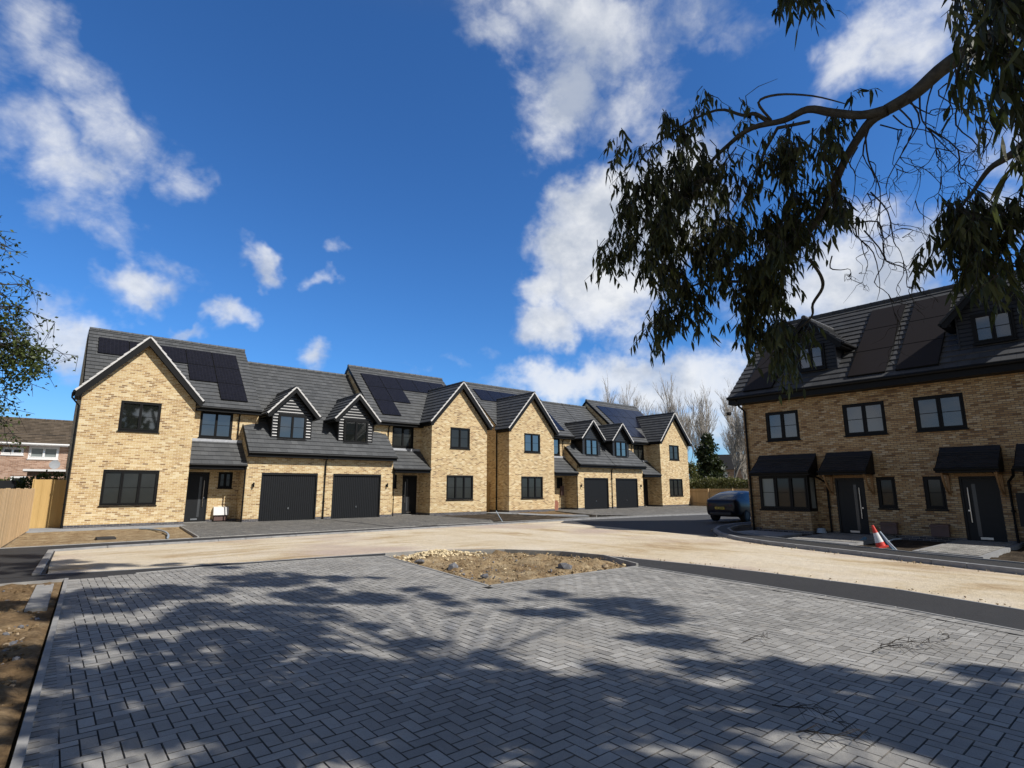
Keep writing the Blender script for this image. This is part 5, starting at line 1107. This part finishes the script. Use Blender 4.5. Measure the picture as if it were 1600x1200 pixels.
# warp the direction a little so outlines are ragged
wn = nt.noise(dv, 3.2, 4, .6, 0., 'Color'); wv = nt.vm('SCALE', nt.vm('SUBTRACT', wn, (.5, .5, .5)), (0, 0, 0)); wv.node.inputs['Scale'].default_value = .20
wn2 = nt.noise(dv, 11, 4, .65, 0., 'Color'); wv2 = nt.vm('SCALE', nt.vm('SUBTRACT', wn2, (.5, .5, .5)), (0, 0, 0)); wv2.node.inputs['Scale'].default_value = .10
base = nt.mix(nt.mr(dz, .68, .92, smooth=True), base, (1.25, 1.15, 1.05))  # unseen grey cloud overhead, added to mute the blue fill light
dw = nt.vm('ADD', nt.vm('ADD', dv, wv), wv2)
for (px, py, a, b, rot, wgt) in BL:
    c = ray(px, py); e1 = Vector((c.y, -c.x, 0)).normalized(); e2 = e1.cross(c); ca, sa = math.cos(R(rot)), math.sin(R(rot)); f1 = (e1*ca+e2*sa); f2 = (e2*ca-e1*sa)
    sc = 1/(FPX/max(.3, c.dot(_f))); a2, b2 = a*sc*1.5, b*sc*1.5
    v = nt.vm('SUBTRACT', dw, tuple(c)); x = nt.vm('DOT_PRODUCT', v, tuple(f1/a2), 1); y = nt.vm('DOT_PRODUCT', v, tuple(f2/b2), 1); z = nt.vm('DOT_PRODUCT', v, tuple(c), 1)
    r2 = nt.math('ADD', nt.math('ADD', nt.math('MULTIPLY', x, x), nt.math('MULTIPLY', y, y)), nt.math('MULTIPLY', z, z)); g = nt.math('MULTIPLY', nt.math('POWER', 2.718, nt.math('MULTIPLY', r2, -1.6)), wgt)
    tot = g if tot is None else nt.math('MAXIMUM', tot, nt.math('ADD', tot, nt.math('MULTIPLY', g, .55))) if False else nt.math('MAXIMUM', tot, g)
# cloud noise on a flat layer overhead
fl = nt.vm('MULTIPLY', dv, (1, 1, 1.35))
n1 = nt.noise(fl, 4.5, 10, .62, .25); n2 = nt.noise(fl, 14, 8, .62, .4)
nz = nt.math('ADD', nt.math('MULTIPLY', n1, .7), nt.math('MULTIPLY', n2, .3))
den = nt.math('ADD', tot, nt.math('MULTIPLY', nt.math('SUBTRACT', nz, .5), 1.9))
alpha = nt.mr(den, .34, .90, smooth=True)
alpha = nt.math('MULTIPLY', alpha, nt.mr(dz, -.02, .02))
shade = nt.noise(nt.vm('ADD', fl, (.03, -.03, .05)), 5.5, 7, .6)
body = nt.mix(nt.mr(shade, .38, .56), (4.1, 4.5, 5.2), (7.3, 7.4, 7.5))
body = nt.mix(nt.mr(den, .55, 1.15), nt.mix(.35, body, base), body)
skyc = nt.mix(nt.math('MULTIPLY', alpha, .93), base, body)
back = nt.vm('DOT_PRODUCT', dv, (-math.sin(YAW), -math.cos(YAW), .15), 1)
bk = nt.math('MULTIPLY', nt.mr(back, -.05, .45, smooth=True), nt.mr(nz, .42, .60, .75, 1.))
skyc = nt.mix(bk, skyc, nt.mix(nt.mr(dz, .18, .55), nt.mix(nt.mr(nt.noise(fl, 7, 5, .6), .42, .58), (1.6, 2.2, 3.0), (4.4, 4.3, 4.15)), (.55, .52, .48)))  # added cloud behind the camera: bright low for pane reflections, dim above for less fill
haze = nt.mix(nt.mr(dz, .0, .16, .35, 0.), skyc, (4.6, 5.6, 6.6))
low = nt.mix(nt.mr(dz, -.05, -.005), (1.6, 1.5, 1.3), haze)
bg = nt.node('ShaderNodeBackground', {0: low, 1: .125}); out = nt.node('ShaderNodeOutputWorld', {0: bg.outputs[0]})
W.cycles.sampling_method = 'MANUAL'; W.cycles.sample_map_resolution = 512
ld = D.lights.new('sun', 'SUN'); ld.energy = 5.0; ld.angle = R(.53); ld.color = (1., .965, .91); lo = D.objects.new('sun', ld); COL.objects.link(lo)
lo.rotation_euler = SUN.to_track_quat('-Z', 'Y').to_euler(); lo.location = (10, -20, 30)
